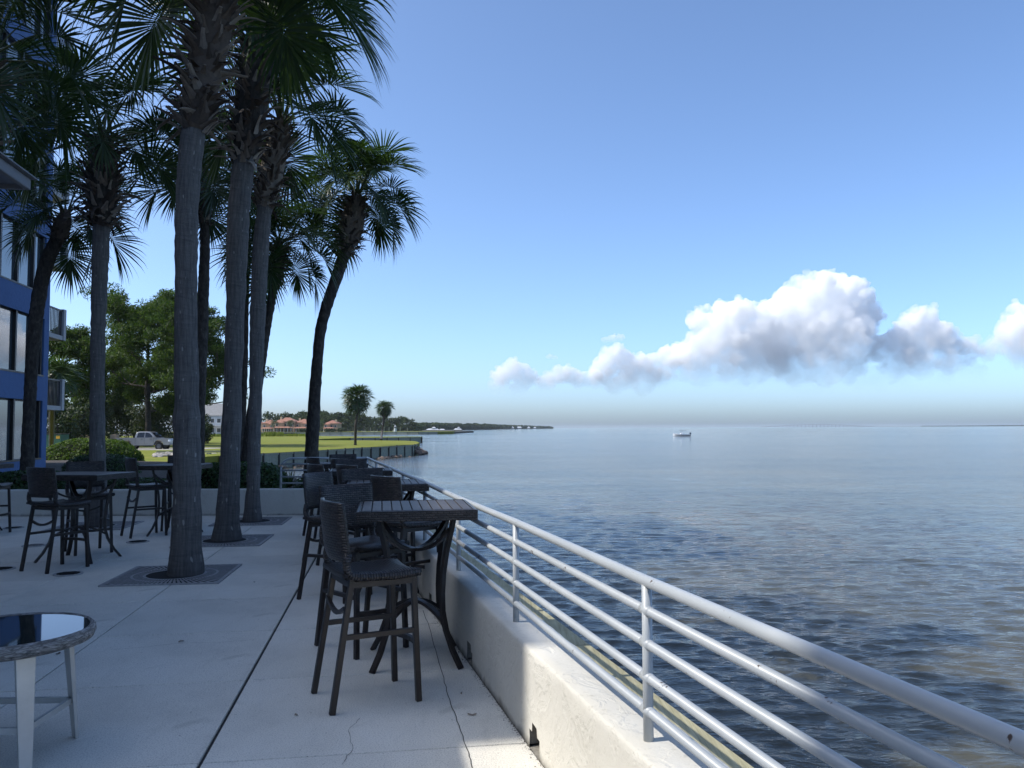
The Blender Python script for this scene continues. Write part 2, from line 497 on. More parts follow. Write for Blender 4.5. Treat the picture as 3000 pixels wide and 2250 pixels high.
# ---------------------------------------------------------------- water
def build_water():
    rs = [2.2]
    while rs[-1] < 90: rs.append(rs[-1] * 1.0048)
    while rs[-1] < 13000: rs.append(rs[-1] * 1.07)
    rs = np.array(rs)
    th = np.concatenate([np.arange(-95, -21, 3.0), np.arange(-21, 37, .18), np.arange(37, 130, 3.0)]) * math.pi / 180
    RR, TT = np.meshgrid(rs, th, indexing='ij')
    X, Y = RR * np.sin(TT), RR * np.cos(TT)
    Z = np.zeros_like(X)
    rng = np.random.default_rng(4)
    dr = np.gradient(rs)[:, None] * np.ones_like(X)
    gust = 0.75 + .5 * (np.sin(X * .11 + Y * .05 + 1) * np.sin(Y * .07 - X * .03) * .5 + .5)
    main = math.radians(-104)                            # waves run in towards the terrace
    for i in range(120):
        lam = .12 * (.95 / .12) ** rng.random()
        a = main + rng.normal(0, .40)
        k = 2 * math.pi / lam
        amp = .0041 * lam * (1 if lam < .6 else .5)
        keep = np.clip((lam / (dr + 1e-6) - 2.2) / 3, 0, 1)
        ph = k * (X * math.cos(a) + Y * math.sin(a)) + rng.random() * 6.28
        s = np.sin(ph)
        Z += amp * keep * gust * (s + .22 * np.cos(2 * ph))
    nr, nt = X.shape
    V = np.stack([X, Y, Z], -1).reshape(-1, 3)
    idx = np.arange(nr * nt).reshape(nr, nt)
    Fq = np.stack([idx[:-1, :-1], idx[:-1, 1:], idx[1:, 1:], idx[1:, :-1]], -1).reshape(-1, 4)
    me = bpy.data.meshes.new('water')
    me.vertices.add(len(V)); me.vertices.foreach_set('co', V.ravel())
    me.loops.add(Fq.size); me.loops.foreach_set('vertex_index', Fq.ravel())
    me.polygons.add(len(Fq)); me.polygons.foreach_set('loop_start', np.arange(0, Fq.size, 4))
    me.polygons.foreach_set('use_smooth', np.ones(len(Fq), bool))
    me.update(calc_edges=True)
    m = Mat('bay_water', (.02, .028, .03), .06, ior=1.27)
    v = m.coord('Object', (.55, 1.0, 1))
    patch = m.noise(m.coord('Object', (.6, 1, 1)), .09, 4, .6)
    m.color(m.ramp(patch, [(.35, (.044, .052, .050)), (.5, (.078, .080, .066)), (.68, (.115, .102, .066))]))
    r1 = m.noise(v, 7, 5, .62, .3); r2 = m.noise(m.coord('Object', (.35, 1.0, 1)), .9, 5, .62, .3)
    r3 = m.noise(m.coord('Object', (.3, 1.0, 1)), .13, 4, .6)
    h = m.math('ADD', m.math('ADD', m.math('MULTIPLY', r1, .036), m.math('MULTIPLY', m.noise(m.coord('Object', (.45, 1, 1)), 17, 3, .6), .008)), m.math('ADD', m.math('ADD', m.math('MULTIPLY', r2, .10), m.math('MULTIPLY', m.noise(m.coord('Object', (.4, 1.0, 1)), 2.6, 4, .6, .2), .055)), m.math('MULTIPLY', r3, .16)))
    m.bump(h, .9, 1.0)
    m.roughness(m.ramp(m.noise(m.coord('Object', (.25, 1, 1)), .02, 4, .6), [(.35, (.03,) * 3), (.65, (.09,) * 3)]))
    o = link_mesh('water', me, None, m.m)
    o.location.z = WATER_Z
    tag(o, kind='structure')
build_water()

# ---------------------------------------------------------------- land beyond
def sheet(name, pts, z, mat, skirt=0, kind='structure'):
    mb = MB()
    mb.poly([(p[0], p[1], z) for p in pts])
    if skirt:
        k = len(pts)
        for i in range(k):
            a, b = pts[i], pts[(i + 1) % k]
            mb.quad((a[0], a[1], z - skirt), (b[0], b[1], z - skirt), (b[0], b[1], z), (a[0], a[1], z))
    return tag(mb.build(name, mat), kind=kind)
bulk = [on_z(px, py, LAWN_Z) for px, py in ((640, 1335), (768, 1328), (897, 1321), (1056, 1311), (1205, 1303))]
tip = [Vector((-12.6, 108, 0)), Vector((-13.3, 118, 0)), Vector((-15.5, 132, 0)), Vector((-18.5, 139, 0))]
inlet = [Vector((-26, 144, 0)), Vector((-36, 147, 0)), Vector((-40, 158, 0))]
SPIT_Y = 196.0
spit = [Vector((-36, SPIT_Y - 14, 0)), Vector((-21.8, SPIT_Y, 0)), Vector((-22.5, SPIT_Y + 9, 0)), Vector((-40, 214, 0)), Vector((-56, 236, 0)), Vector((-70, 262, 0))]
lawn_pts = [Vector((-300, 262, 0)), Vector((-300, 36, 0)), Vector((-19.0, 36, 0)), Vector((-18, 48, 0))] + \
           [Vector((bulk[0].x - .6, bulk[0].y - 8, 0))] + bulk + tip + inlet + spit
sheet('lawn', [(p.x, p.y) for p in reversed(lawn_pts)], LAWN_Z, M['lawn'], 2.2)
# ground round the hotel and the planting bed behind the terrace
sheet('ground', [(-60, 15.75), (-3.6, 15.75), (-4.4, 19), (-7.5, 26), (-12, 33), (-18.5, 36.1), (-60, 36.1)], .28, M['soil'], 2.6)
sheet('far_lawn', [(-300, 455), (-52, 455), (-42, 462), (-35, 480), (-36, 520), (-300, 520)], -.25, M['lawn'], 2.0)
sheet('far_ground', [(-900, 262), (-140, 262), (-120, 455), (-36, 500), (-30, 640), (-62, 800), (-60, 980), (-900, 980)], -.6, M['sand'], 1.5)

# ---------------------------------------------------------------- terrace slabs
GA = R(8.6)                                             # the joint grid is turned against the view
GX = Vector((math.cos(GA), math.sin(GA), 0)); GY = Vector((-math.sin(GA), math.cos(GA), 0))
GO = on_z(723, 1992, 0)
GS = 1.335
deck = empty('terrace', kind='structure')
def clip(poly, n, d):                                   # keep n.p <= d
    out = []
    for i, p in enumerate(poly):
        q = poly[(i + 1) % len(poly)]
        a, b = n.dot(p) - d, n.dot(q) - d
        if a <= 0: out.append(p)
        if a * b < 0: out.append(p + (q - p) * (a / (a - b)))
    return out
rnd = random.Random(2)
wall_d = WN.dot(Vector((wall_x(0), 0, 0))) - .006
for i in range(-8, 4):
    if i == 1: continue                                 # the bay beside the seawall has no joint, only a crack
    w2 = 2 if i == 0 else 1
    for j in range(-7, 10):
        gl = .010 if i == 0 else .0065
        gr = .010 if i == -1 else .0065
        c = [(i + gl / GS, j + .0045), (i + w2 - gr / GS, j + .0045), (i + w2 - gr / GS, j + .9955), (i + gl / GS, j + .9955)]
        P = [GO + GX * (a * GS) + GY * (b * GS) for a, b in c]
        P = clip(P, WN, wall_d)
        if len(P) > 2: P = clip(P, Vector((0, 1, 0)), Y_END - .006)
        if len(P) < 3: continue
        ar = sum((P[k].x * P[(k + 1) % len(P)].y - P[(k + 1) % len(P)].x * P[k].y) for k in range(len(P))) / 2
        if ar < .01: continue
        mb = MB()
        cen = sum(P, Vector()) / len(P)
        z = rnd.uniform(-.0012, .0012)
        ins = [p + (cen - p).normalized() * .004 for p in P]
        k = len(P)
        mb.poly([(p.x - cen.x, p.y - cen.y, z) for p in ins])
        for q in range(k):
            a, b, a2, b2 = P[q] - cen, P[(q + 1) % k] - cen, ins[q] - cen, ins[(q + 1) % k] - cen
            mb.quad((a.x, a.y, z - .004), (b.x, b.y, z - .004), (b2.x, b2.y, z), (a2.x, a2.y, z))
            mb.quad((a.x, a.y, -.05), (b.x, b.y, -.05), (b.x, b.y, z - .004), (a.x, a.y, z - .004))
        o = mb.build('slab', M['deck'], deck)
        o.location = cen
mb = MB()
base = [Vector((-13.0, -8, 0)), Vector((wall_x(-8) - .02, -8, 0)), Vector((wall_x(Y_END) - .02, Y_END, 0)), Vector((-13.0, Y_END, 0))]
mb.prism([(p.x, p.y) for p in base], -1.0, -.016)
mb.build('slab_bed', M['joint'], deck)

# hairline crack that wanders beside the seawall
mb = MB()
rnd = random.Random(8)
cp = [on_z(px, py, .0035) for px, py in ((1240, 1788), (1262, 1850), (1281, 1920), (1296, 1973), (1313, 2040), (1330, 2085), (1356, 2155), (1372, 2205), (1388, 2260))]
pts = []
for a, b in zip(cp, cp[1:]):
    for t in range(5): pts.append(a.lerp(b, t / 5) + Vector((rnd.uniform(-.004, .004), rnd.uniform(-.004, .004), 0)))
for a, b in zip(pts, pts[1:]):
    d = (b - a).normalized(); s = Vector((d.y, -d.x, 0)) * .0022
    mb.quad(a - s, a + s, b + s, b - s)
mb.build('crack', M['joint'], deck)
for sd, w, cps in ((3, .0011, ((325, 1903), (420, 1896), (520, 1884), (640, 1882), (764, 1872))), (5, .0013, ((1000, 2240), (1035, 2190), (1020, 2140), (1060, 2098))), (9, .0012, ((590, 1760), (640, 1752), (700, 1765), (770, 1748)))):
    rnd = random.Random(sd); mb = MB(); q = [on_z(px, py, .0032) for px, py in cps]; pts = []
    for a, b in zip(q, q[1:]):
        for t in range(6): pts.append(a.lerp(b, t / 6) + Vector((rnd.uniform(-.006, .006), rnd.uniform(-.006, .006), 0)))
    for a, b in zip(pts, pts[1:]):
        d = (b - a).normalized(); s = Vector((d.y, -d.x, 0)) * w * rnd.uniform(.5, 1.3)
        mb.quad(a - s, a + s, b + s, b - s)
    mb.build('crack', M['joint'], deck)

# ---------------------------------------------------------------- stucco walls
def stucco_wall(name, p0, d, L, thick, h, label, holes=(), nrm=None):
    """p0: foot of the visible face; d: along; the wall's body lies on the +nrm side"""
    root = empty(name, p0, 0, label, 'wall')
    res = .045
    nu = int(L / res)
    prof = []                                           # (offset across, z) up the face, over the top, down the back
    for z in np.arange(-.05, h - .03, .045): prof.append((0, z))
    prof += [(.002, h - .014), (.007, h - .004), (.016, h)]
    for a in np.arange(.07, thick - .04, .045): prof.append((a, h))
    prof += [(thick - .03, h), (thick - .012, h - .008), (thick, h - .03)]
    for z in np.arange(h - .08, -.5, -.1): prof.append((thick, z))
    k = len(prof)
    V = []
    for i in range(nu + 1):
        u = L * i / nu
        for j, (a, z) in enumerate(prof):
            q = Vector((u * 2.3, a * 5, z * 5))
            n1 = noise.noise(q * 1.1) * .0035 + noise.noise(q * 4.3) * .003
            e = 1.5 if abs(z - h) < .03 and a < .06 else 1
            V.append(tuple(d * u + nrm * (a - n1 * e * (1 if a < thick / 2 else -1)) + Vector((0, 0, z + (n1 * .8 if z > h - .05 else 0)))))
    f = []
    for i in range(nu):
        for j in range(k - 1):
            u = L * (i + .5) / nu
            a, z = prof[j][0], (prof[j][1] + prof[j + 1][1]) / 2
            if a == 0 and any(abs(u - hu) < hw * (1 if z < hz * .55 else .62) and z < hz for hu, hw, hz in holes): continue
            f.append((i * k + j, i * k + j + 1, (i + 1) * k + j + 1, (i + 1) * k + j))
    me = bpy.data.meshes.new('stucco')
    me.from_pydata(V, [], [tuple(reversed(q)) for q in f])
    me.polygons.foreach_set('use_smooth', [True] * len(f))
    link_mesh('stucco_body', me, root, M['stucco'])
    for hu, hw, hz in holes:
        mb = MB()
        c = d * hu
        A = lambda s, b, z: c + d * s + nrm * b + Vector((0, 0, z))
        w = hw * 1.15
        mb.quad(A(-w, .0, -.01), A(w, .0, -.01), A(w, .2, .01), A(-w, .2, .01))
        mb.quad(A(-w, .2, 0), A(w, .2, 0), A(w, .2, hz * 1.2), A(-w, .2, hz * 1.2))
        mb.quad(A(-w, .005, 0), A(-w, .2, 0), A(-w, .2, hz * 1.2), A(-w, .005, hz * 1.2))
        mb.quad(A(w, .005, 0), A(w, .2, 0), A(w, .2, hz * 1.2), A(w, .005, hz * 1.2))
        mb.quad(A(-w, .005, hz * 1.2), A(w, .005, hz * 1.2), A(w, .2, hz * 1.2), A(-w, .2, hz * 1.2))
        mb.build('drain_opening', M['concrete_raw'], root)
    return root
M['dirt_crumb'] = plain('dirt_crumb', (.055, .042, .028), .95, 0, .5, 40)
M['concrete_raw'] = plain('raw_concrete', (.30, .28, .24), .95, 0, .4, 18, .7, .02)
Y0 = -1.0
def u_of(px, py):
    p = on_z(px, py, .03)
    return (p - Vector((wall_x(Y0), Y0, 0))).dot(WD)
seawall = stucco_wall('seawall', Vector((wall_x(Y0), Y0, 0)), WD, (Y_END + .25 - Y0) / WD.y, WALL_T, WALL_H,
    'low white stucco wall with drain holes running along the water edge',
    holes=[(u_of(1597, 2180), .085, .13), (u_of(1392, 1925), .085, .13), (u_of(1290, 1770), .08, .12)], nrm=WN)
endwall = stucco_wall('planter_wall', Vector((wall_x(Y_END) + .02, Y_END, 0)), Vector((-1, 0, 0)), 11.5, .26, WALL_H,
    'low white stucco planter wall closing the far end of the terrace',
    holes=[((wall_x(Y_END) - on_z(775, 1500, 0).x), .09, .12), ((wall_x(Y_END) - on_z(243, 1515, 0).x), .12, .13)], nrm=Vector((0, 1, 0)))

# grit and dead leaf crumbs gathered along the foot of the seawall
rnd = random.Random(14); mb = MB()
for k in range(2600):
    y = rnd.uniform(1.0, 13.5); off = abs(rnd.gauss(0, .018)) + .004
    p = Vector((wall_x(y), y, .002)) - WN * off
    s = rnd.uniform(.002, .007); t = rnd.uniform(0, 6.28); q = Vector((math.cos(t), math.sin(t), rnd.uniform(0, .8))) * s; r_ = Vector((-math.sin(t), math.cos(t), 0)) * s * rnd.uniform(.3, .8)
    mb.quad(p - q * .2, p + r_, p + q, p - r_)
tag(mb.build('debris', M['dirt_crumb']), 'dark grit and leaf crumbs lying along the foot of the seawall', 'debris', kind='stuff')

# timber bulkhead outside the seawall
bh = empty('timber_seawall', (wall_x(-1) + .70, -1, 0), 0, 'weathered timber bulkhead with pale capping board outside the white seawall', 'bulkhead')
L = 17.2
for k in range(5):
    mb = MB()
    p0 = WD * (k * L / 5 + .004); p1 = WD * ((k + 1) * L / 5 - .004)
    mb.bar(p0 + Vector((0, 0, .12)), p1 + Vector((0, 0, .12)), .20, .04)
    mb.build('cap_board', M['cap'], bh, bevel=.004)
mb = MB(); mb.bar(Vector((0, 0, .03)) - WN * .05, WD * L + Vector((0, 0, .03)) - WN * .05, .05, .12); mb.build('waler', M['timber_dark'], bh)
for k in range(57):
    mb = MB(); a = WD * (k * .3 + .15) - WN * .09
    mb.bar(a + Vector((0, 0, -2.4)), a + Vector((0, 0, .095)), .05, .292, up=WD)
    mb.build('sheet_plank', M['timber_dark'], bh)
mb = MB()
mb.prism([(wall_x(y) + dx, y) for y, dx in ((-1, .25), (-1, .62), (Y_END + .2, .62), (Y_END + .2, .25))], -.6, -.06)
tag(mb.build('fill_strip', M['concrete_raw']), kind='structure')

# ---------------------------------------------------------------- pipe railing
RZ = (1.06, .95, .83, .71, .59)
rl = empty('pipe_railing', (rail_x(-1.5), -1.5, 0), 0, 'five bar white painted steel pipe railing with chipped paint on the seawall', 'railing')
rl.rotation_euler = (0, 0, 0)
def RP(Y, z): return Vector((rail_x(Y) - rail_x(-1.5), Y + 1.5, z))
YC = 15.63
for i, z in enumerate(RZ):
    ys = [-1.5, 1.2, 3.04, 4.87, 6.62, 8.4, 10.2, 12.0, 13.8, YC - .02]
    if i == 0:
        mb = MB(); mb.tube([RP(y, z + .004 * math.sin(y * 1.7)) for y in ys], .0215, 14); mb.build('top_rail', M['rail'], rl, smooth=True)
    else:
        mb = MB(); mb.tube([RP(-1.5, z), RP(YC - .02, z)], .0175, 12); mb.build('rail', M['rail'], rl, smooth=True)
for y in (-.65, 1.2, 3.04, 4.87, 6.62, 8.4, 10.2, 12.0, 13.8, YC):
    mb = MB(); mb.tube([RP(y, WALL_H - .01), RP(y, 1.062)], .0188, 14)
    if y < 9:
        for z in RZ[1:]:
            mb.tube([RP(y - .035, z), RP(y + .035, z)], .0196, 12)
    mb.build('post', M['rail'], rl, smooth=True)
r2 = empty('end_railing', (rail_x(YC), YC, 0), 0, 'grey pipe railing with rounded corner across the far end of the terrace', 'railing')
xl = on_z(818, 1425, WALL_H).x - rail_x(YC)
xl = (at_y(823, 1400, YC).x) - rail_x(YC)
mb = MB()
arc = [Vector((xl, 0, WALL_H)), Vector((xl, 0, .86))] + [Vector((xl + .22 - .22 * math.cos(a), 0, .86 + .2 * math.sin(a))) for a in np.linspace(.2, 1.57, 7)] + [Vector((-.01, 0, 1.06))]
mb.tube(arc, .0215, 12); mb.build('top_rail', M['rail'], r2, smooth=True)
for z in RZ[1:]:
    mb = MB(); mb.tube([Vector((xl, 0, z)), Vector((-.02, 0, z))], .0175, 10); mb.build('rail', M['rail'], r2, smooth=True)
mb = MB(); mb.tube([Vector((-.3, 0, WALL_H)), Vector((-.3, 0, 1.05))], .0185, 10); mb.build('post', M['rail'], r2, smooth=True)

# ---------------------------------------------------------------- hotel
HC = Vector((-16.4, 28.9, 0)); HD = Vector((-.165, .9863, 0)).normalized(); HN = Vector((HD.y, -HD.x, 0))
hotel = empty('hotel_tower', HC, 0, 'tall blue stucco hotel with dark framed window walls left of the terrace', 'hotel')
def HP(u, v, z): return HD * u + HN * v + Vector((0, 0, z))
def hbox(mb, u0, u1, v0, v1, z0, z1):
    P = [HP(u, v, z) for z in (z0, z1) for v in (v0, v1) for u in (u0, u1)]
    n = len(mb.v); mb.v += [tuple(p) for p in P]
    mb.f += [tuple(n + i for i in q) for q in ((0, 2, 3, 1), (4, 5, 7, 6), (0, 1, 5, 4), (2, 6, 7, 3), (0, 4, 6, 2), (1, 3, 7, 5))]
for u0, u1, z1 in ((-26.95, -24.0, 14.4), (-24.0, -8, 16.2), (-8, 0, 22.5)):  # unseen near sections are cut and stepped to shape the terrace shade
    mb = MB(); hbox(mb, u0, u1, -13, -.22, .1, z1); mb.build('wall', M['blue'], hotel)
FLH = 2.865
for k in range(8):
    zb = .63 + FLH * k                                  # window sill of this storey
    umin = -26.95 if zb < 12 else (-24.0 if zb < 15 else -8)
    if zb + 2 > 22.6: break
    mb = MB(); hbox(mb, umin, 0, -.22, 0, zb - .87 if k else .1, zb - .03); mb.build('wall_band', M['blue'], hotel)
    mb = MB(); hbox(mb, -.42, 0, -.22, -.002, zb - .03, zb + 1.998); mb.build('corner_pier', M['blue'], hotel)
    win = MB(); hbox(win, umin + .2, -.43, -.215, -.16, zb - .026, zb + 1.99); fr = win.build('window', M['mullion'], hotel)
    u = -.43
    wd = (.52, .28, 1.02)
    first = True
    n = 0
    while u - 1.4 > max(umin, -12.0):
        mb = MB()
        hbox(mb, u - .13, u - .02, -.158, -.05, zb - .02, zb + 1.985); mb.build('mullion', M['mullion'], fr)
        a = u - .15 if n else u - .15
        w = 1.03 if n else .55
        mb = MB(); hbox(mb, a - w, a, -.158, -.15 + .012 * ((n * 7 + k * 3) % 3) / 3, zb + .03, zb + 1.93); mb.build('pane', M['hglass'], fr)
        u = a - w - .08
        n += 1
    if u > umin + 1:
        mb = MB(); hbox(mb, umin + .4, u - .2, -.158, -.14, zb + .03, zb + 1.93); mb.build('pane', M['hglass'], fr)
    mb = MB(); hbox(mb, umin + .2, -.43, -.2, .015, zb - .028, zb + .028); mb.build('sill', M['mullion'], fr)
for z0, u0, u1 in ((22.5 - .02, -8, 0), (16.18, -24.0, -8.02)):
    mb = MB(); hbox(mb, u0, u1, -.22, .06, z0, z0 + .3); mb.build('parapet', M['blue'], hotel)
# rear wing of the hotel with balconies
wing = empty('hotel_wing', HC, 0, 'set back blue hotel wing with stacked railed balconies beyond the tower corner', 'hotel')
mb = MB(); hbox(mb, .02, 5.0, -13, -2.6, .1, 21.5); mb.build('wall', M['blue'], wing)
for k in range(7):
    zt = 3.62 + 2.83 * k
    if k > 6: break
    mb = MB(); hbox(mb, .6, 4.55, -2.6, -1.06, zt - 1.22, zt - 1.05); sl = mb.build('balcony', M['hotel_pale'], wing)
    mb = MB(); hbox(mb, 4.3, 4.56, -1.24, -1.03, zt - 1.22, zt + .04); mb.build('end_panel', M['hotel_pale'], sl)
    mb = MB(); hbox(mb, .6, 4.3, -1.14, -1.08, zt - .06, zt); mb.build('handrail', M['mullion'], sl)
    n = 0
    for j in range(27):
        mb = MB(); uu = .65 + j * .137; hbox(mb, uu, uu + .035, -1.125, -1.095, zt - 1.05, zt - .06); mb.build('baluster', M['mullion'], sl)
# unseen block added to keep the last stretch of the railing in shade
shade_block = empty('rail_shade_block', HC, 0, 'unseen plain blue block added to shade the near end of the railing', 'hotel')
mb = MB(); hbox(mb, -45, -29.26, -13, 0, .1, 17); mb.build('wall', M['blue'], shade_block)
# low canopy roof with pale fascia reaching in from the left
can = empty('canopy_roof', (-4.46, 7.5, 0), 0, 'low canopy roof with pale grey fascia at the upper left', 'roof')
CZ = 3.86
def CP(u, v, z): return HD * u + HN * v + Vector((0, 0, z))
def cbox(mb, u0, u1, v0, v1, z0, z1):
    P = [CP(u, v, z) for z in (z0, z1) for v in (v0, v1) for u in (u0, u1)]
    n = len(mb.v); mb.v += [tuple(p) for p in P]
    mb.f += [tuple(n + i for i in q) for q in ((0, 2, 3, 1), (4, 5, 7, 6), (0, 1, 5, 4), (2, 6, 7, 3), (0, 4, 6, 2), (1, 3, 7, 5))]
mb = MB(); cbox(mb, -16, -.02, -8, -.05, CZ + .02, CZ + .10); mb.build('soffit', M['soffit'], can)
mb = MB(); cbox(mb, -16, 0, -.05, 0, CZ - .02, CZ + .085); mb.build('fascia', M['fascia'], can, bevel=.01)
mb = MB(); cbox(mb, -.045, .0, -8, -.055, CZ - .02, CZ + .085); mb.build('end_fascia', M['fascia'], can)
mb = MB(); cbox(mb, -16, .03, -.03, .045, CZ + .087, CZ + .10); mb.build('drip_edge', M['fascia'], can)
mb = MB(); cbox(mb, -16, -.02, -8, -.06, CZ + .102, CZ + .11); mb.build('roof_deck', M['soffit'], can)
for k in range(6):
    mb = MB(); cbox(mb, -1.2 - k * 2.8, -1.05 - k * 2.8, -2.4, -2.25, 0, CZ + .018); mb.build('post', M['fascia'], can)
# ---------------------------------------------------------------- palms
def frond_mesh(name, elev, seed, n=50, detail=6, lp=.70, lb=.82, W=.0165, stiff=1.0):
    """one fan leaf: stalk along +X rising at elev, blade of narrow drooping segments"""
    rn = random.Random(seed)
    mb = MB()
    e = R(elev)
    # stalk arches a little under its weight
    P = []
    p = Vector((0, 0, 0)); a = e
    for i in range(7):
        P.append(p.copy())
        p = p + Vector((math.cos(a), 0, math.sin(a))) * (lp / 6)
        a -= R(2.2 + 2.2 * math.cos(e))
    me_p = MB()
    me_p.sweep(P, [(-.017, -.006), (0, -.012), (.017, -.006), (.013, .006), (-.013, .006)], scale=[1.5, 1.25, 1.05, .95, .9, .85, .8])
    # costa carries on into the blade, bending down
    costa = [P[-1].copy()]; dirs = [a]
    q = P[-1].copy(); b = a
    for i in range(6):
        q = q + Vector((math.cos(b), 0, math.sin(b))) * .075
        b -= R(9)
        costa.append(q.copy()); dirs.append(b)
    for i in range(n):
        t = (i / (n - 1)) * 2 - 1                       # -1..1 across the fan
        ang = t * R(148) + R(rn.uniform(-2, 2))
        k = (1 - abs(t)) ** .8 * 6
        j = min(5, int(k)); fr = k - j
        o = costa[j].lerp(costa[j + 1], min(1, fr))
        ax = dirs[j]
        fx = Vector((math.cos(ax), 0, math.sin(ax))); fz = Vector((-math.sin(ax), 0, math.cos(ax))); fy = Vector((0, 1, 0))
        L = lb * (1 - .30 * abs(t) ** 1.6) * rn.uniform(.88, 1.06)
        fold = .32 + .25 * abs(math.sin(ang))           # the blade is folded up along its midrib
        d = (fx * math.cos(ang) + fy * math.sin(ang) + fz * fold * abs(math.sin(ang))).normalized()
        wd = (fy * math.cos(ang) - fx * math.sin(ang)).normalized()
        droop = rn.uniform(.75, 1.25)
        n0 = len(mb.v)
        pos = o.copy(); dd = d.copy()
        w0 = 2 * math.pi * 148 / 180 / n
        for s in range(detail + 1):
            u = s / detail
            r = L * u
            w = min(.5 * w0 * r * 1.25 + .004, W) if u < .5 else W * (1 - (u - .5) / .5) ** 1.1 + .0008
            tw = fz * (w * .35 * (1 if i % 2 else -1))
            mb.v.append(tuple(pos - wd * w + tw)); mb.v.append(tuple(pos + wd * w - tw))
            dd = (dd + Vector((0, 0, -1)) * (droop * stiff * (.02 + .62 * u ** 3) * (1.15 - .3 * math.cos(e)))).normalized()
            pos = pos + dd * (L / detail)
        for s in range(detail):
            mb.f.append((n0 + 2 * s, n0 + 2 * s + 1, n0 + 2 * s + 3, n0 + 2 * s + 2))
    bl = mb.mesh(name, M['frond'])
    # stalk joins the same mesh with its own material
    off = len(bl.vertices)
    V = mb.v + me_p.v
    Fa = mb.f + [tuple(i + len(mb.v) for i in f) for f in me_p.f]
    me = bpy.data.meshes.new(name)
    me.from_pydata(V, [], Fa)
    me.materials.append(M['frond']); me.materials.append(M['petiole'])
    for pi in range(len(mb.f), len(Fa)): me.polygons[pi].material_index = 1
    bpy.data.meshes.remove(bl)
    return me
ELEVS = (80, 58, 36, 12, -12, -38, -62)
FRONDS = {e: [frond_mesh('frond', e, 10 * i + s) for s in range(3)] for i, e in enumerate(ELEVS)}
FRONDS_LO = {e: [frond_mesh('frond', e, 77 * i, 26, 4, .5, .8, .034, .3)] for i, e in enumerate(ELEVS)}
def boot_mesh(seed):
    rn = random.Random(seed)
    mb = MB()
    L = rn.uniform(.18, .40); bend = rn.uniform(-.25, .75)
    a = R(rn.uniform(35, 65)); p = Vector((0, 0, 0)); pts = []
    for i in range(5):
        pts.append(p.copy()); p = p + Vector((math.cos(a), rn.uniform(-.1, .1), math.sin(a))) * (L / 4); a -= bend * .35
    mb.sweep(pts, [(-.036, -.006), (0, -.014), (.036, -.006), (.030, .005), (-.030, .005)], up=Vector((0, 1, 0)).cross(Vector((1, 0, 0))) * -1,
             scale=[1.5, 1.1, .8, .62, rn.uniform(.35, .6)])
    return mb.mesh('leaf_base', M['boot'])
BOOTS = [boot_mesh(s) for s in range(14)]
BOOTS_DN = []
def curve_pts(pts, n):
    """smooth Catmull-Rom path through the points"""
    P = [pts[0] * 2 - pts[1]] + pts + [pts[-1] * 2 - pts[-2]]
    out = []
    seg = len(pts) - 1
    for i in range(n + 1):
        u = i / n * seg; k = min(int(u), seg - 1); t = u - k
        a, b, c, d = P[k:k + 4]
        out.append(.5 * ((2 * b) + (c - a) * t + (2 * a - 5 * b + 4 * c - d) * t * t + (3 * b - a - 3 * c + d) * t ** 3))
    return out
def trunk_obj(root, pts, r0, r1, flare, mat, seed, nring=90, nseg=22, rough=.012, ringd=.007):
    rn = random.Random(seed)
    path = curve_pts(pts, nring)
    mb = MB()
    n0 = 0; L = 0
    for i, p in enumerate(path):
        t = (path[min(i + 1, nring)] - path[max(i - 1, 0)]).normalized()
        s = t.cross(Vector((0, 1, 0))).normalized(); u = s.cross(t).normalized()
        if i: L += (p - path[i - 1]).length
        f = i / nring
        r = r0 + (r1 - r0) * min(1, f * 1.15) + flare * math.exp(-L / .22) + .014 * math.sin(L * 1.1 + seed)
        r += ringd * rn.uniform(-1, 1)
        for j in range(nseg):
            a = 2 * math.pi * j / nseg
            d = s * math.cos(a) + u * math.sin(a)
            q = Vector((d.x * 2.2, d.y * 2.2, L * 2.0 + seed * 7))
            mb.v.append(tuple(p + d * (r + rough * noise.noise(q * 1.4) + rough * .7 * noise.noise(q * 5))))
    L = 0
    for i in range(nring):
        dl = (path[i + 1] - path[i]).length
        for j in range(nseg):
            j2 = (j + 1) % nseg
            mb.uv[len(mb.f)] = [(j / nseg, L), ((j + 1) / nseg, L), ((j + 1) / nseg, L + dl), (j / nseg, L + dl)]
            mb.f.append((i * nseg + j, i * nseg + j2, (i + 1) * nseg + j2, (i + 1) * nseg + j))
        L += dl
    o = mb.build('trunk', mat, root, smooth=True)
    return path, L
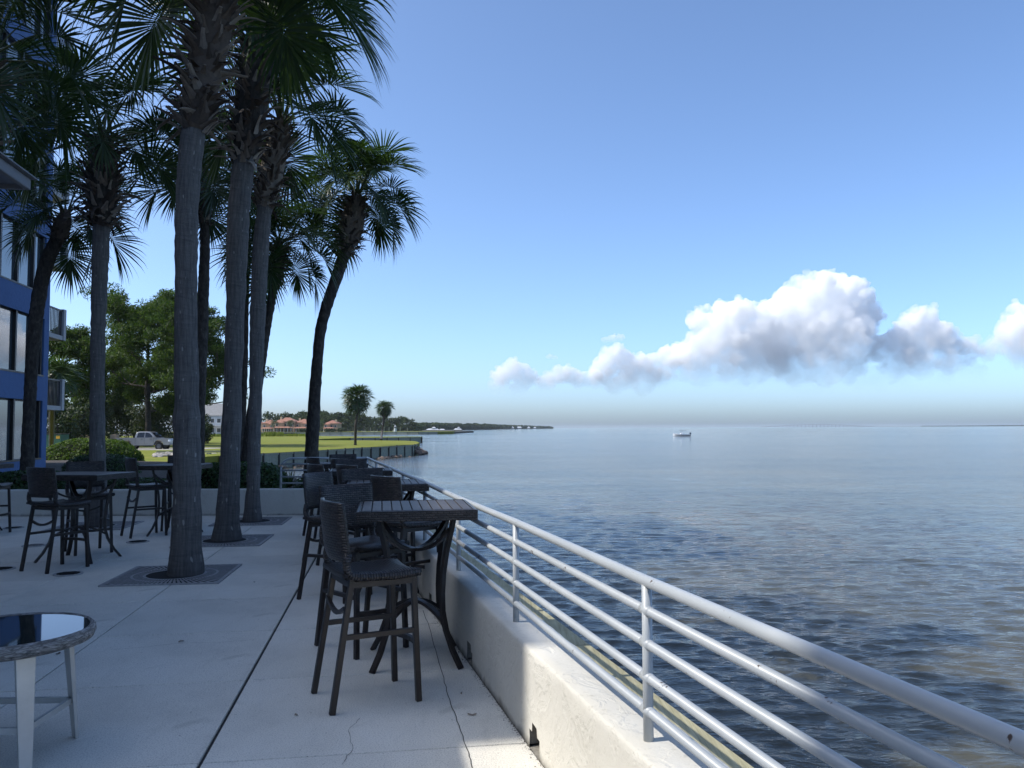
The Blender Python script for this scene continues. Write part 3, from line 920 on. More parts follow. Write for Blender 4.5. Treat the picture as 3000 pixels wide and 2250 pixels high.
def palm(label, world_pts, r0, r1, seed, flare=.06, mat='bark', boots=70, bootlen=1.2, nfr=34, size=1.0, hi=True, group='palms on and beside the terrace', bulge=.09, rough=.01, lowfrac=.15, span=92, name='palm_tree', cat='palm'):
    rn = random.Random(seed)
    base = world_pts[0]
    root = empty(name, base, 0, label, cat, group)
    pts = [p - base for p in world_pts]
    path, L = trunk_obj(root, pts, r0, r1, flare, M[mat], seed, 90 if hi else 24, 22 if hi else 10, rough)
    top = path[-1]
    axis = (path[-1] - path[-4]).normalized()
    # crown boss under the fronds
    n = len(path)
    def on_trunk(s):                                    # s metres below the top
        acc = 0
        for i in range(n - 1, 0, -1):
            d = (path[i] - path[i - 1]).length
            if acc + d >= s: return path[i].lerp(path[i - 1], (s - acc) / d)
            acc += d
        return path[0]
    if boots:
        mb = MB()
        pp = [on_trunk(bootlen), on_trunk(bootlen * .75), on_trunk(bootlen * .4), on_trunk(0), top + axis * .22]
        mb.tube(pp, r1 + .01, 14, scale=[1, 1 + bulge * 5, 1 + bulge * 6, 1 + bulge * 2, .55])
        mb.build('crown_boss', M['boot'] if seed % 2 else M['rbark'], root, smooth=True)
        for k in range(boots):
            s = bootlen * (1 - k / boots) * 1.02
            c = on_trunk(max(s, 0)) if s > 0 else top
            a = k * 2.39996 + rn.uniform(-.3, .3)
            f = 1 - k / boots
            rr = (r1 + .01) * (1 + bulge * (5 if .25 < f < .9 else 2.5)) - .03
            me = rn.choice(BOOTS)
            o = bpy.data.objects.new('leaf_base', me); COL.objects.link(o); o.parent = root
            tilt = rn.uniform(-.25, .25) + (1.2 * rn.random() if (f > .55 and rn.random() < .5) else 0)
            o.rotation_euler = (rn.uniform(-.5, .5), tilt, a)
            o.location = c + Vector((math.cos(a) * rr, math.sin(a) * rr, 0))
            q = rn.uniform(.75, 1.15) * (1 if hi else 1.1)
            o.scale = (q, q, q)
    F_ = FRONDS if hi else FRONDS_LO
    for k in range(nfr):
        f = k / (nfr - 1)                               # 0 youngest at the top
        el = 84 - span * f ** .85 - lowfrac * 70 * max(0, f - .55) / .45
        el += rn.uniform(-9, 9)
        e = min(ELEVS, key=lambda x: abs(x - el))
        o = bpy.data.objects.new('frond', rn.choice(F_[e])); COL.objects.link(o); o.parent = root
        a = k * 2.39996 + rn.uniform(-.35, .35)
        o.rotation_euler = (rn.uniform(-.25, .25), R(e - el) * .6, a)
        q = size * rn.uniform(.82, 1.1) * (.8 if f < .1 else 1)
        o.scale = (q, q, q)
        o.location = top + axis * (.26 - .34 * f) + Vector((math.cos(a), math.sin(a), 0)) * r1 * .5
    return root
def PY(*seq):                                           # (px, py, Y) triples into points
    return [at_y(*q) for q in seq]
def gz(px, py, z=0): return on_z(px, py, z)
b1 = gz(545, 1682); y1 = b1.y
palm('tallest thick grey palm trunk in the nearest iron grate', [b1] + PY((548, 1300, y1), (545, 900, y1 - .05), (550, 560, y1 - .1), (575, 330, y1 - .15), (618, 110, y1 - .2), (665, -70, y1 - .2)),   .142, .125, 1, .05, boots=240, bootlen=1.8, span=78, nfr=26, size=1.15, lowfrac=0)
b2 = gz(664, 1580); y2 = b2.y
palm('grey palm in the second iron grate with a big ragged shaggy boot jacket', [b2] + PY((678, 1250, y2), (690, 900, y2), (700, 620, y2), (724, 400, y2), (755, 180, y2 - .1), (785, 0, y2 - .1)), .148, .14, 2, .055, boots=290, bootlen=2.5, span=80, nfr=24, size=1.3, bulge=.11, lowfrac=.0)
b3 = gz(739, 1526); y3 = b3.y
palm('palm in the farthest iron grate with a ragged boot collar under its fronds', [b3] + PY((748, 1200, y3), (756, 900, y3), (772, 640, y3), (805, 460, y3), (822, 370, y3)), .122, .125, 3, .055, boots=190, bootlen=1.5, span=78, nfr=22, size=1.15, lowfrac=.0)
palm('rough barked palm half hidden right behind the tallest trunk', [at_y(585, 1440, 17.5)] + PY((586, 1150, 17.5), (594, 900, 17.5), (600, 700, 17.5), (592, 510, 17.5)), .115, .105, 4, .03, 'rbark', boots=50, bootlen=1.1, nfr=20, size=1.08)
palm('slim palm seen between the second and farthest grate trunks', [at_y(700, 1440, 21)] + PY((708, 1200, 21), (718, 900, 21), (722, 700, 21), (700, 560, 21)), .105, .10, 5, .03, 'rbark', boots=40, bootlen=1.0, nfr=20, size=1.15)
palm('short palm leaning right behind the farthest grate trunk', [at_y(716, 1440, 20)] + PY((735, 1250, 20), (770, 1020, 20), (800, 850, 20), (815, 730, 20)), .14, .115, 6, .04, 'rbark', boots=100, bootlen=.95, nfr=30, size=1.05)
palm('dark palm with a curved trunk leaning out towards the water', [at_y(908, 1430, 21.5)] + PY((914, 1300, 21.5), (928, 1080, 21.5), (945, 940, 21.5), (990, 800, 21.5), (1022, 700, 21.5), (1044, 585, 21.5)), .165, .14, 7, .05, 'rbark', boots=210, bootlen=1.45, span=80, nfr=36, size=1.2, bulge=.19, rough=.014, lowfrac=.2)
b8 = gz(288, 1540); y8 = b8.y
palm('straight palm with a dark bristling boot collar left of the big pine', [b8] + PY((285, 1250, y8), (288, 950, y8), (296, 700, y8), (300, 560, y8), (302, 420, y8)), .13, .125, 8, .05, boots=210, bootlen=1.45, span=74, nfr=19, size=1.12, bulge=.15, lowfrac=0)
palm('palm bending right against the blue hotel corner', [at_y(78, 1420, 18.5)] + PY((86, 1200, 18.5), (100, 980, 18.5), (128, 800, 18.5), (172, 690, 18.5), (188, 640, 18.5)), .145, .135, 9, .04, 'rbark', boots=26, bootlen=.5, nfr=22, size=1.12, bulge=.05)
palm('palm whose dark crown fills the upper left corner beside the canopy', [Vector((-6.9, 8.9, 0)), Vector((-6.8, 9.0, 1.5)), at_y(-130, 700, 9.2), at_y(-95, 420, 9.2), at_y(-40, 190, 9.2)], .14, .13, 10, .05, boots=60, bootlen=1.1, nfr=20, size=.92)
palm('sunlit palm glimpsed just beyond the hotel balconies', [on_z(150, 1330, LAWN_Z), at_y(152, 1200, 46), at_y(150, 1105, 46)], .17, .15, 11, 0, 'rbark', boots=30, bootlen=1.0, nfr=34, size=1.25, hi=False)
palm('lone palm standing on the lawn near the timber bulkhead', [on_z(1041, 1304, LAWN_Z)] + PY((1042, 1250, 101), (1046, 1210, 101), (1045, 1166, 101)), .16, .17, 12, .05, 'rbark', boots=60, bootlen=2.0, nfr=44, size=1.5, hi=False, bulge=.16, group='palms on the lawn point', lowfrac=.7)
palm('smaller lone palm on the far spit beside the water', [on_z(1117, 1289, LAWN_Z + .02)] + PY((1119, 1270, 165), (1124, 1235, 165), (1127, 1197, 165)), .2, .2, 13, .05, 'rbark', boots=50, bootlen=2.0, nfr=44, size=1.4, hi=False, bulge=.2, group='palms on the lawn point', lowfrac=.7)

# ---------------------------------------------------------------- tree grates and drain covers
def grate(c, rz, label, hole=.30):
    root = empty('tree_grate', (c.x, c.y, .004), rz, label, 'tree grate', 'iron tree grates')
    S = .60
    mb = MB()
    # four frame bars and the ring
    for (x0, x1, y0, y1) in ((-S, S, -S, -S + .035), (-S, S, S - .035, S), (-S, -S + .035, -S + .035, S - .035), (S - .035, S, -S + .035, S - .035)):
        mb.box(x0, x1, y0, y1, -.006, .012)
    mb.build('frame', M['iron'], root)
    mb = MB(); mb.box(-S + .03, S - .03, -S + .03, S - .03, -.004, .0008); mb.build('pit', M['dark'], root)
    mb = MB()
    n = 72
    for rr0, rr1 in ((hole, hole + .03), (.43, .455)):
        for i in range(n):
            a, b = 2 * math.pi * i / n, 2 * math.pi * (i + 1) / n
            A = [Vector((r * math.cos(t), r * math.sin(t), .010)) for r, t in ((rr0, a), (rr1, a), (rr1, b), (rr0, b))]
            mb.quad(*A)
    mb.build('ring', M['iron'], root)
    mb = MB()
    nb = 76
    for i in range(nb):
        a = 2 * math.pi * i / nb
        d = Vector((math.cos(a), math.sin(a), 0)); s = Vector((-d.y, d.x, 0))
        rmax = (S - .03) / max(abs(d.x), abs(d.y))
        for r0, r1 in ((hole, .445), (.44, rmax)):
            w0, w1 = math.pi * r0 / nb * .62, math.pi * r1 / nb * .62
            z = Vector((0, 0, .009))
            mb.quad(d * r0 - s * w0 + z, d * r1 - s * w1 + z, d * r1 + s * w1 + z, d * r0 + s * w0 + z)
    tag(mb.build('bars', M['iron'], root), kind='stuff')
    return root
grate(Vector((-3.75, 9.2, 0)), R(7), 'square iron grate round the foot of the tallest palm')
grate(Vector((b2.x + .04, b2.y - .2, 0)), R(7), 'square iron grate round the foot of the second palm')
grate(Vector((b3.x + .04, b3.y - .12, 0)), R(7), 'square iron grate round the farthest palm foot by the planter wall')
grate(Vector((b8.x, b8.y - .1, 0)), R(7), 'square iron grate under the left palm behind bar stools')
for px, py, lab in ((200, 1682, 'round metal drain cover near the nearest left bar stools'), (404, 1588, 'round metal drain cover between the left tables and tallest palm'), (100, 1599, 'round metal drain cover under the left bar table'), (2, 1668, 'round metal drain cover at the left picture edge'), (40, 1547, 'round metal drain cover by the far left stool')):
    c = on_z(px, py, 0)
    root = empty('drain_cover', c, R(px), lab, 'drain cover', 'round drain covers in the terrace')
    mb = MB(); mb.lathe([(.155, 0), (.155, .010), (.14, .012), (.135, .009), (.0, .009)], 28); mb.build('rim', M['cover'], root)
    mb = MB()
    for i in range(-3, 4):
        w = math.sqrt(.12 ** 2 - (i * .032) ** 2); mb.box(-w, w, i * .032 - .004, i * .032 + .004, .009, .0135)
    mb.build('slots', M['dark'], root)

# ---------------------------------------------------------------- bar stools and tables
def chair_proto():
    root = empty('bar_stool', (0, 0, 0))
    # backrest: curved woven panel
    def shell(name, pts_fn, nu, nv, th, mat):
        mb = MB()
        G = [[pts_fn(i / nu, j / nv) for j in range(nv + 1)] for i in range(nu + 1)]
        N = []
        for i in range(nu + 1):
            row = []
            for j in range(nv + 1):
                a = G[min(i + 1, nu)][j] - G[max(i - 1, 0)][j]; b = G[i][min(j + 1, nv)] - G[i][max(j - 1, 0)]
                row.append(a.cross(b).normalized())
            N.append(row)
        off = []
        for s in (1, -1):
            for i in range(nu + 1):
                for j in range(nv + 1):
                    ed = min(i, nu - i, j, nv - j)
                    t = th / 2 * (.45 if ed == 0 else (.85 if ed == 1 else 1))
                    mb.v.append(tuple(G[i][j] + N[i][j] * (s * t)))
        k = (nu + 1) * (nv + 1)
        id = lambda s, i, j: (0 if s > 0 else k) + i * (nv + 1) + j
        U = [[0] * (nv + 1) for _ in range(nu + 1)]; Vv = [[0] * (nv + 1) for _ in range(nu + 1)]
        for i in range(nu + 1):
            for j in range(nv + 1):
                if i: U[i][j] = U[i - 1][j] + (G[i][j] - G[i - 1][j]).length
                if j: Vv[i][j] = Vv[i][j - 1] + (G[i][j] - G[i][j - 1]).length
        for s in (1, -1):
            for i in range(nu):
                for j in range(nv):
                    q = [(i, j), (i + 1, j), (i + 1, j + 1), (i, j + 1)]
                    if s < 0: q.reverse()
                    mb.uv[len(mb.f)] = [(U[a][b], Vv[a][b]) for a, b in q]
                    mb.f.append(tuple(id(s, a, b) for a, b in q))
        ring = [(i, 0) for i in range(nu)] + [(nu, j) for j in range(nv)] + [(i, nv) for i in range(nu, 0, -1)] + [(0, j) for j in range(nv, 0, -1)]
        for a, b in zip(ring, ring[1:] + ring[:1]):
            mb.uv[len(mb.f)] = [(0, 0), (.03, 0), (.03, .03), (0, .03)]
            mb.f.append((id(1, *b), id(1, *a), id(-1, *a), id(-1, *b)))
        return mb.build(name, mat, root, smooth=True)
    W = .235
    def back(u, v):                                     # u across, v up
        y = (u * 2 - 1) * W
        z = .845 + .345 * v
        x = -.225 - .045 * v + .045 * (y / W) ** 2
        return Vector((x, y, z))
    shell('backrest', back, 14, 10, .042, M['wicker'])
    def seat(u, v):
        y = (u * 2 - 1) * (W + .005); x = -.22 + .475 * v
        z = .765 - .012 * math.sin(v * math.pi) + .008 * (y / W) ** 2 - .02 * max(0, v - .85) / .15 * (1 - (y / W) ** 2)
        return Vector((x, y, z))
    shell('seat', seat, 12, 12, .05, M['wicker'])
    for s in (1, -1):
        mb = MB()
        y = s * (W - .012)
        mb.tube([Vector((-.19, y, .90)), Vector((-.20, y, .85)), Vector((-.20, y, .82)), Vector((-.19, y, .79)), Vector((-.17, y, .768)), Vector((-.10, y, .757)), Vector((.10, y, .752)), Vector((.25, y, .762))], .024, 8, uvs=True)
        mb.build('side_band', M['wicker'], root, smooth=True)
    sq = .034
    for s in (1, -1):
        mb = MB(); mb.bar(Vector((-.160, s * .195, .745)), Vector((-.275, s * .215, 0)), sq, sq, up=Vector((1, 0, 0))); mb.build('leg', M['espresso'], root, bevel=.004)
        mb = MB(); mb.bar(Vector((.215, s * .20, .745)), Vector((.245, s * .218, 0)), sq, sq, up=Vector((1, 0, 0))); mb.build('leg', M['espresso'], root, bevel=.004)
        mb = MB(); mb.bar(Vector((-.21, s * .206, .42)), Vector((.228, s * .209, .42)), .028, .028); mb.build('stretcher', M['espresso'], root)
        mb = MB(); mb.bar(Vector((-.175, s * .20, .715)), Vector((.216, s * .202, .715)), .03, .035); mb.build('seat_rail', M['espresso'], root)
    mb = MB(); mb.bar(Vector((.217, -.2, .715)), Vector((.217, .2, .715)), .03, .035); mb.build('seat_rail', M['espresso'], root)
    mb = MB(); mb.bar(Vector((-.163, -.2, .715)), Vector((-.163, .2, .715)), .03, .035); mb.build('seat_rail', M['espresso'], root)
    mb = MB(); mb.sweep([Vector((.234 + .05 * math.sin(t * math.pi), -.21 + .42 * t, .31)) for t in np.linspace(0, 1, 9)], [(-.013, -.015), (.013, -.015), (.013, .015), (-.013, .015)]); mb.build('foot_rest', M['espresso'], root)
    mb = MB(); mb.sweep([Vector((-.2 + .0 * t, -.2 + .40 * t, .585 - .055 * math.sin(t * math.pi))) for t in np.linspace(0, 1, 9)], [(-.011, -.012), (.011, -.012), (.011, .012), (-.011, .012)]); mb.build('back_brace', M['espresso'], root)
    return root
chair0 = chair_proto()
used = []
def place_chair(x, y, deg, label, group):
    o = chair0 if not used else copy_tree(chair0)
    used.append(o)
    o.location = (x, y, 0)
    o.rotation_euler = (0, 0, R(deg))
    tag(o, label, 'bar stool', group)
    return o
GR = 'wicker bar stools along the seawall'
GL = 'wicker bar stools on the left of the terrace'
place_chair(-.88, 5.05, 27, 'nearest dark wicker bar stool seen from behind beside the front table', GR)
place_chair(-1.12, 6.18, -45, 'wicker bar stool facing the camera tucked behind the nearest stool', GR)
place_chair(-.98, 7.58, 42, 'black backed bar stool showing behind the front plank table top', GR)
place_chair(-1.70, 7.98, -22, 'wicker stool with bluish woven back at the left corner of the second table', GR)
place_chair(-1.50, 8.62, -60, 'wicker stool back rising behind the second table from the front', GR)
place_chair(-2.22, 10.15, 36, 'black backed stool at the left near corner of the third table', GR)
place_chair(-1.80, 9.92, 42, 'black backed stool in front of the third table by the railing', GR)
place_chair(-2.15, 11.25, -62, 'bluish stool back facing the camera behind the third table', GR)
place_chair(-2.82, 12.5, 36, 'farthest left black stool back in front of the end railing', GR)
place_chair(-2.32, 11.95, 42, 'black stool back just in front of the farthest seawall table', GR)
place_chair(-2.72, 13.6, -58, 'last stool back peeping over the others below the end railing', GR)
place_chair(-5.33, 9.66, 66, 'dark bar stool seen from behind at the nearest left table', GL)
place_chair(-5.62, 10.95, -48, 'bar stool with its bluish back behind the nearest left table', GL)
place_chair(-5.62, 12.62, 42, 'black backed stool at the left side of the table behind the tallest palm', GL)
place_chair(-5.42, 13.42, -78, 'stool facing the camera across the table behind the tallest palm', GL)
place_chair(-8.18, 12.85, 10, 'bar stool cut off by the left picture edge', GL)

def table_proto(S=.80):
    root = empty('bar_table', (0, 0, 0))
    T = 1.075; A = .07; h = S / 2
    for (x0, y0, x1, y1) in ((-h, -h, h, -h), (h, -h, h, h), (h, h, -h, h), (-h, h, -h, -h)):
        mb = MB()
        d = Vector((x1 - x0, y1 - y0, 0)).normalized(); nn = Vector((d.y, -d.x, 0))
        a, b = Vector((x0, y0, 0)), Vector((x1, y1, 0))
        t = .028
        def Q(s, o_, z): return (a if s == 0 else b) + nn * o_ + Vector((0, 0, z)) + d * ((t if s == 0 else -t) if o_ < 0 else 0)
        L = S
        mb.quad(Q(0, 0, T - A), Q(1, 0, T - A), Q(1, 0, T - .004), Q(0, 0, T - .004), [(0, 0), (L, 0), (L, A), (0, A)])
        mb.quad(Q(0, 0, T - .004), Q(1, 0, T - .004), Q(1, -t, T + .003), Q(0, -t, T + .003), [(0, 0), (L, 0), (L, t), (0, t)])
        mb.quad(Q(1, -t, T - A), Q(0, -t, T - A), Q(0, -t, T + .003), Q(1, -t, T + .003), [(0, 0), (L, 0), (L, A), (0, A)])
        mb.quad(Q(1, 0, T - A), Q(0, 0, T - A), Q(0, -t, T - A), Q(1, -t, T - A), [(0, 0), (L, 0), (L, t), (0, t)])
        mb.build('woven_edge', M['wicker'], root)
    n = 11; w = (S - .056 - .004) / n
    mb = MB(); mb.box(-w / 2 + .0035, w / 2 - .0035, -h + .03, h - .03, T - .018, T + .001)
    pm = mb.mesh('plank', M['plank'])
    for i in range(n):
        o = link_mesh('plank', pm, root); o.location.x = -h + .03 + w * (i + .5)
        md = o.modifiers.new('bevel', 'BEVEL'); md.width = .002; md.segments = 1
    mb = MB(); mb.box(-h + .03, h - .03, -h + .03, h - .03, T - .03, T - .02); mb.build('under_panel', M['dark'], root)
    prof = [(-.02, -.011), (.02, -.011), (.02, .011), (-.02, .011)]
    for sx in (1, -1):
        for sy in (1, -1):
            D = Vector((sx, sy, 0)).normalized()
            rr = (.36, .335, .29, .26, .25, .255, .285, .345, .42)
            zz = (1.04, .93, .78, .62, .48, .36, .24, .11, 0)
            mb = MB(); mb.sweep([D * r + Vector((0, 0, z)) for r, z in zip(rr, zz)], prof, up=D); mb.build('leg', M['espresso'], root)
            mb = MB(); mb.sweep([D * (.325 * (1 - t)) + Vector((0, 0, .765 + .165 * (1 - t) ** 2.2)) for t in np.linspace(0, 1, 9)], prof, up=Vector((0, 0, 1))); mb.build('brace', M['espresso'], root)
            mb = MB(); mb.sweep([D * (.265 * (1 - t)) + Vector((0, 0, .30 + .11 * math.sin(t * math.pi / 2))) for t in np.linspace(0, 1, 9)], prof, up=Vector((0, 0, 1))); mb.build('stretcher', M['espresso'], root)
    return root
tab0 = table_proto()
tabs = []
def place_table(x, y, deg, label, group, sx=1):
    o = tab0 if not tabs else copy_tree(tab0)
    tabs.append(o)
    o.location = (x, y, 0); o.rotation_euler = (0, 0, R(deg)); o.scale = (sx, 1, 1)
    tag(o, label, 'bar table', group)
GT = 'plank topped bar tables on the terrace'
place_table(-.69, 5.86, 9, 'nearest square bar table of dark planks touching the railing', GT)
place_table(-1.28, 8.40, 10, 'second plank bar table from the front along the railing', GT)
place_table(-2.02, 10.98, 11, 'third plank bar table from the front along the railing', GT)
place_table(-2.72, 13.15, 11, 'farthest plank bar table beside the railing corner', GT)
place_table(-5.42, 10.33, -8, 'left bar table with pale flat top between two dark stools', GT, 1.25)
place_table(-5.22, 12.78, -4, 'bar table partly hidden behind the tallest palm trunk', GT)
place_table(-8.55, 13.05, 0, 'bar table at the left picture edge by the cut off stool', GT)

# ---------------------------------------------------------------- glass topped side table
st = empty('side_table', (-2.54, 4.17, 0), R(2), 'round glass topped side table with woven rim and pale tapered legs', 'side table')
TZ = .62
mb = MB(); mb.lathe([(.355, TZ - .012), (.385, TZ + .002), (.400, TZ - .012), (.403, TZ - .035), (.392, TZ - .062), (.365, TZ - .072), (.33, TZ - .068)], 64)
for fi in list(mb.uv): mb.uv[fi] = [(a * 1.05, b * .7) for a, b in mb.uv[fi]]
mb.build('woven_rim', M['wicker_grey'], st, smooth=True)
mb = MB(); mb.lathe([(0, TZ - .004), (.372, TZ - .004), (.374, TZ - .006), (.374, TZ - .012), (0, TZ - .012)], 64); mb.build('glass_top', M['tglass'], st)
mb = MB(); mb.lathe([(0, TZ - .05), (.36, TZ - .05)], 40); mb.build('under_board', M['dark'], st)
for k in range(4):
    a = math.pi / 4 + k * math.pi / 2
    D = Vector((math.cos(a), math.sin(a), 0))
    mb = MB()
    mb.sweep([D * .285 + Vector((0, 0, TZ - .055)), D * .335], [(-.045, -.014), (.045, -.014), (.045, .014), (-.045, .014)], up=D, scale=[1, .62])
    mb.build('leg', M['white_metal'], st, bevel=.003)
    D2 = Vector((math.cos(a + math.pi / 2), math.sin(a + math.pi / 2), 0))
    mb = MB(); mb.bar(D * .312 + Vector((0, 0, .20)), D2 * .312 + Vector((0, 0, .20)), .018, .03); mb.build('stretcher', M['white_metal'], st)

# ---------------------------------------------------------------- hedges and shrubs
def leaf_cloud(n, sample, size, seed, aspect=.55, up=.35):
    rn = random.Random(seed)
    mb = MB()
    for _ in range(n):
        p, nr = sample(rn)
        d = (nr + Vector((rn.gauss(0, .7), rn.gauss(0, .7), rn.gauss(0, .7) + up))).normalized()
        t = d.cross(Vector((rn.gauss(0, 1), rn.gauss(0, 1), rn.gauss(0, 1)))).normalized()
        b = d.cross(t)
        s = size * rn.uniform(.6, 1.35)
        a = t * s; c = b * s * aspect
        mb.v += [tuple(p - a), tuple(p + c), tuple(p + a), tuple(p - c)]
        k = len(mb.v)
        mb.f.append((k - 4, k - 3, k - 2, k - 1))
    return mb
def dome_sampler(rx, ry, rz, flat=0, power=2.6):
    def f(rn):
        th = rn.uniform(0, 2 * math.pi); ph = math.acos(1 - rn.random() * 1.0)
        d = Vector((math.cos(th) * math.sin(ph), math.sin(th) * math.sin(ph), math.cos(ph)))
        k = (abs(d.x) ** power + abs(d.y) ** power + abs(d.z) ** power) ** (-1 / power)
        q = d * k
        bump_ = 1 + .05 * noise.noise(Vector((q.x * rx, q.y * ry, q.z * rz)) * 1.6)
        s = bump_ * rn.uniform(.93, 1.01)
        return Vector((q.x * rx * s, q.y * ry * s, q.z * rz * s)), Vector((d.x / rx, d.y / ry, d.z / rz)).normalized()
    return f
def hedge(name, loc, rx, ry, rz, n, size, seed, label, mat='hedge', rot=0, power=2.6, cat='hedge', group=None):
    root = empty(name, loc, rot, label, cat, group)
    leaf_cloud(n, dome_sampler(rx, ry, rz, power=power), size, seed).build('foliage', M[mat], root)
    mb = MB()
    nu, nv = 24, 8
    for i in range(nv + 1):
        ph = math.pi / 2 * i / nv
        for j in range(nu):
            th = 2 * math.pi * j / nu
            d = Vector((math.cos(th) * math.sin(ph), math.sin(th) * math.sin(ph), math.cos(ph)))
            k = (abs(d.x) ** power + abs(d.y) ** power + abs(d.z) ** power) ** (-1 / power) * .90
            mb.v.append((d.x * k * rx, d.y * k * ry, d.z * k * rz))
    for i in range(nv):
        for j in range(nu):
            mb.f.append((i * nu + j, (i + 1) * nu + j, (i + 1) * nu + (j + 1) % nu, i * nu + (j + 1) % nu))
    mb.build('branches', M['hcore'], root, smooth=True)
    return root
c = at_y(268, 1360, 40)
hedge('clipped_hedge', (c.x, 40, LAWN_Z), 2.35, 1.7, 1.62, 15000, .055, 21, 'large rounded sunlit hedge between the hotel and the parked pickup')
c = at_y(300, 1380, 25)
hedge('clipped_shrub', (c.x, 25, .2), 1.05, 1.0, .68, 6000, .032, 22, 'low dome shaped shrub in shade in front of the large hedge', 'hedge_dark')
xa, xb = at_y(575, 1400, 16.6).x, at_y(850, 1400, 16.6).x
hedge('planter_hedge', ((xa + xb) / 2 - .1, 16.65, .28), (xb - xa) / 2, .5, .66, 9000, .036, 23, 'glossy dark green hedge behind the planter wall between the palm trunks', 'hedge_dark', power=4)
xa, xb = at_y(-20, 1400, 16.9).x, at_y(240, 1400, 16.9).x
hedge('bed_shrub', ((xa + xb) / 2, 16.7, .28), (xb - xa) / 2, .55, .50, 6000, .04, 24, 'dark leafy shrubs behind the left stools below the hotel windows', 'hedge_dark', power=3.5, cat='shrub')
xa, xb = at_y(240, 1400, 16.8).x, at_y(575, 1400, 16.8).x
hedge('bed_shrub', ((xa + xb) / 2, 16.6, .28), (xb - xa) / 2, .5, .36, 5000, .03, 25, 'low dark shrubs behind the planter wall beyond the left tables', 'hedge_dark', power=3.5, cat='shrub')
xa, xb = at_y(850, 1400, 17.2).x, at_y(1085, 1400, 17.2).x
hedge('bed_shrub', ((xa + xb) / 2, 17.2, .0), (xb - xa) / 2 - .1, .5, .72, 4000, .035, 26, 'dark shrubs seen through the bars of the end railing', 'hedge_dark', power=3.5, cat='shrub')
# spiky plants round the foot of the leaning palm
def spiky(loc, n, L, seed, label):
    rn = random.Random(seed)
    root = empty('spiky_plant', loc, 0, label, 'plant')
    mb = MB()
    for i in range(n):
        a = rn.uniform(0, 6.28); e = rn.uniform(.35, 1.35); q = L * rn.uniform(.6, 1.1)
        d = Vector((math.cos(a) * math.cos(e), math.sin(a) * math.cos(e), math.sin(e))); s = Vector((-math.sin(a), math.cos(a), 0))
        p = Vector((0, 0, 0)); n0 = len(mb.v)
        for k in range(5):
            w = .018 * (1 - k / 4) + .001
            mb.v += [tuple(p - s * w), tuple(p + s * w)]
            d = (d + Vector((0, 0, -.18 * k / 4))).normalized(); p = p + d * q / 4
        for k in range(4): mb.f.append((n0 + 2 * k, n0 + 2 * k + 1, n0 + 2 * k + 3, n0 + 2 * k + 2))
    mb.build('leaf_blades', M['frond'], root)
for i, (px, py, Y, L) in enumerate(((800, 1375, 19, .7), (970, 1352, 20, .6), (850, 1370, 18.5, .55))):
    p = at_y(px, py, Y)
    spiky(Vector((p.x, Y, p.z - .45)), 60, L, 31 + i, ('spiky leaved plant left of the leaning palm foot', 'spiky leaved plant right of the leaning palm foot', 'short spiky plant right behind the end railing corner')[i])
# dry leaves on the slabs
for i, (px, py, sz) in enumerate(((1383, 2093, .022), (1351, 2031, .010), (868, 2095, .012), (531, 1879, .018), (745, 1705, .016), (454, 1668, .014), (170, 1915, .02))):
    p = on_z(px, py, .004)
    rn = random.Random(i)
    mb = MB()
    k = 8
    ring = []
    for j in range(k):
        a = 2 * math.pi * j / k
        ring.append(Vector((math.cos(a) * sz * (1.5 if j % 2 else 1.2), math.sin(a) * sz * .55, .003 + .006 * math.cos(a * 2 + i))))
    for j in range(k): mb.poly([(0, 0, .002), ring[j], ring[(j + 1) % k]])
    o = mb.build('dry_leaf', M['boot'])
    o.location = p; o.rotation_euler.z = i * 1.3
    tag(o, ['dry leaf lying nearest the sunlit wall', 'tiny dry crumb between front table and wall crack', 'small dark crumb on the slab left of the nearest stool', 'dry leaf on the slabs right of the side table', 'dry scrap beside the stool legs near the long joint', 'dry leaf flake just before the nearest tree grate', 'dry leaf just behind the glass topped side table'][i], 'dry leaf', 'dry leaves scattered on the slabs')
# ---------------------------------------------------------------- timber bulkhead round the lawn
def bulkhead(name, P, ztop, label, panel=1.9, cat='bulkhead', kind_post=True, depth=1.5, out=-1):
    root = empty(name, P[0], 0, label, cat, 'timber bulkheads of the lawn')
    o0 = Vector((P[0].x, P[0].y, 0)); root.location = o0
    rn = random.Random(len(P))
    for a, b in zip(P, P[1:]):
        a = Vector((a.x, a.y, 0)) - o0; b = Vector((b.x, b.y, 0)) - o0
        L = (b - a).length; d = (b - a) / L; nn = Vector((d.y, -d.x, 0)) * -out
        n = max(1, round(L / panel))
        for i in range(n):
            p, q = a + d * (L * i / n + .1), a + d * (L * (i + 1) / n - .1)
            mb = MB(); off = nn * rn.uniform(.03, .07)
            mb.bar(p + off + Vector((0, 0, ztop - depth / 2 - .08)), q + off + Vector((0, 0, ztop - depth / 2 - .08)), .06, depth); mb.build('panel', M['timber'], root)
            mb = MB(); c = a + d * (L * i / n) + nn * .14
            t = nn * rn.uniform(-.04, .06)
            mb.bar(c + Vector((0, 0, ztop - depth - .3)), c + t + Vector((0, 0, ztop + rn.uniform(-.12, .06))), .15, .15, up=Vector((0, 1, 0))); mb.build('pile', M['timber_dark'], root)
            mb = MB()
            mb.bar(a + d * (L * i / n) + nn * .12 + Vector((0, 0, ztop - .12)), a + d * (L * (i + 1) / n) + nn * .12 + Vector((0, 0, ztop - .12)), .08, .16); mb.build('waler', M['timber'], root)
    return root
bulkhead('lawn_bulkhead', bulk + tip[:1], LAWN_Z, 'weathered timber bulkhead holding the near edge of the lawn', 2.3, depth=1.7)
bulkhead('spit_bulkhead', spit[:3], LAWN_Z, 'timber bulkhead of the far spit behind the smaller palm', 3.6, depth=1.7)
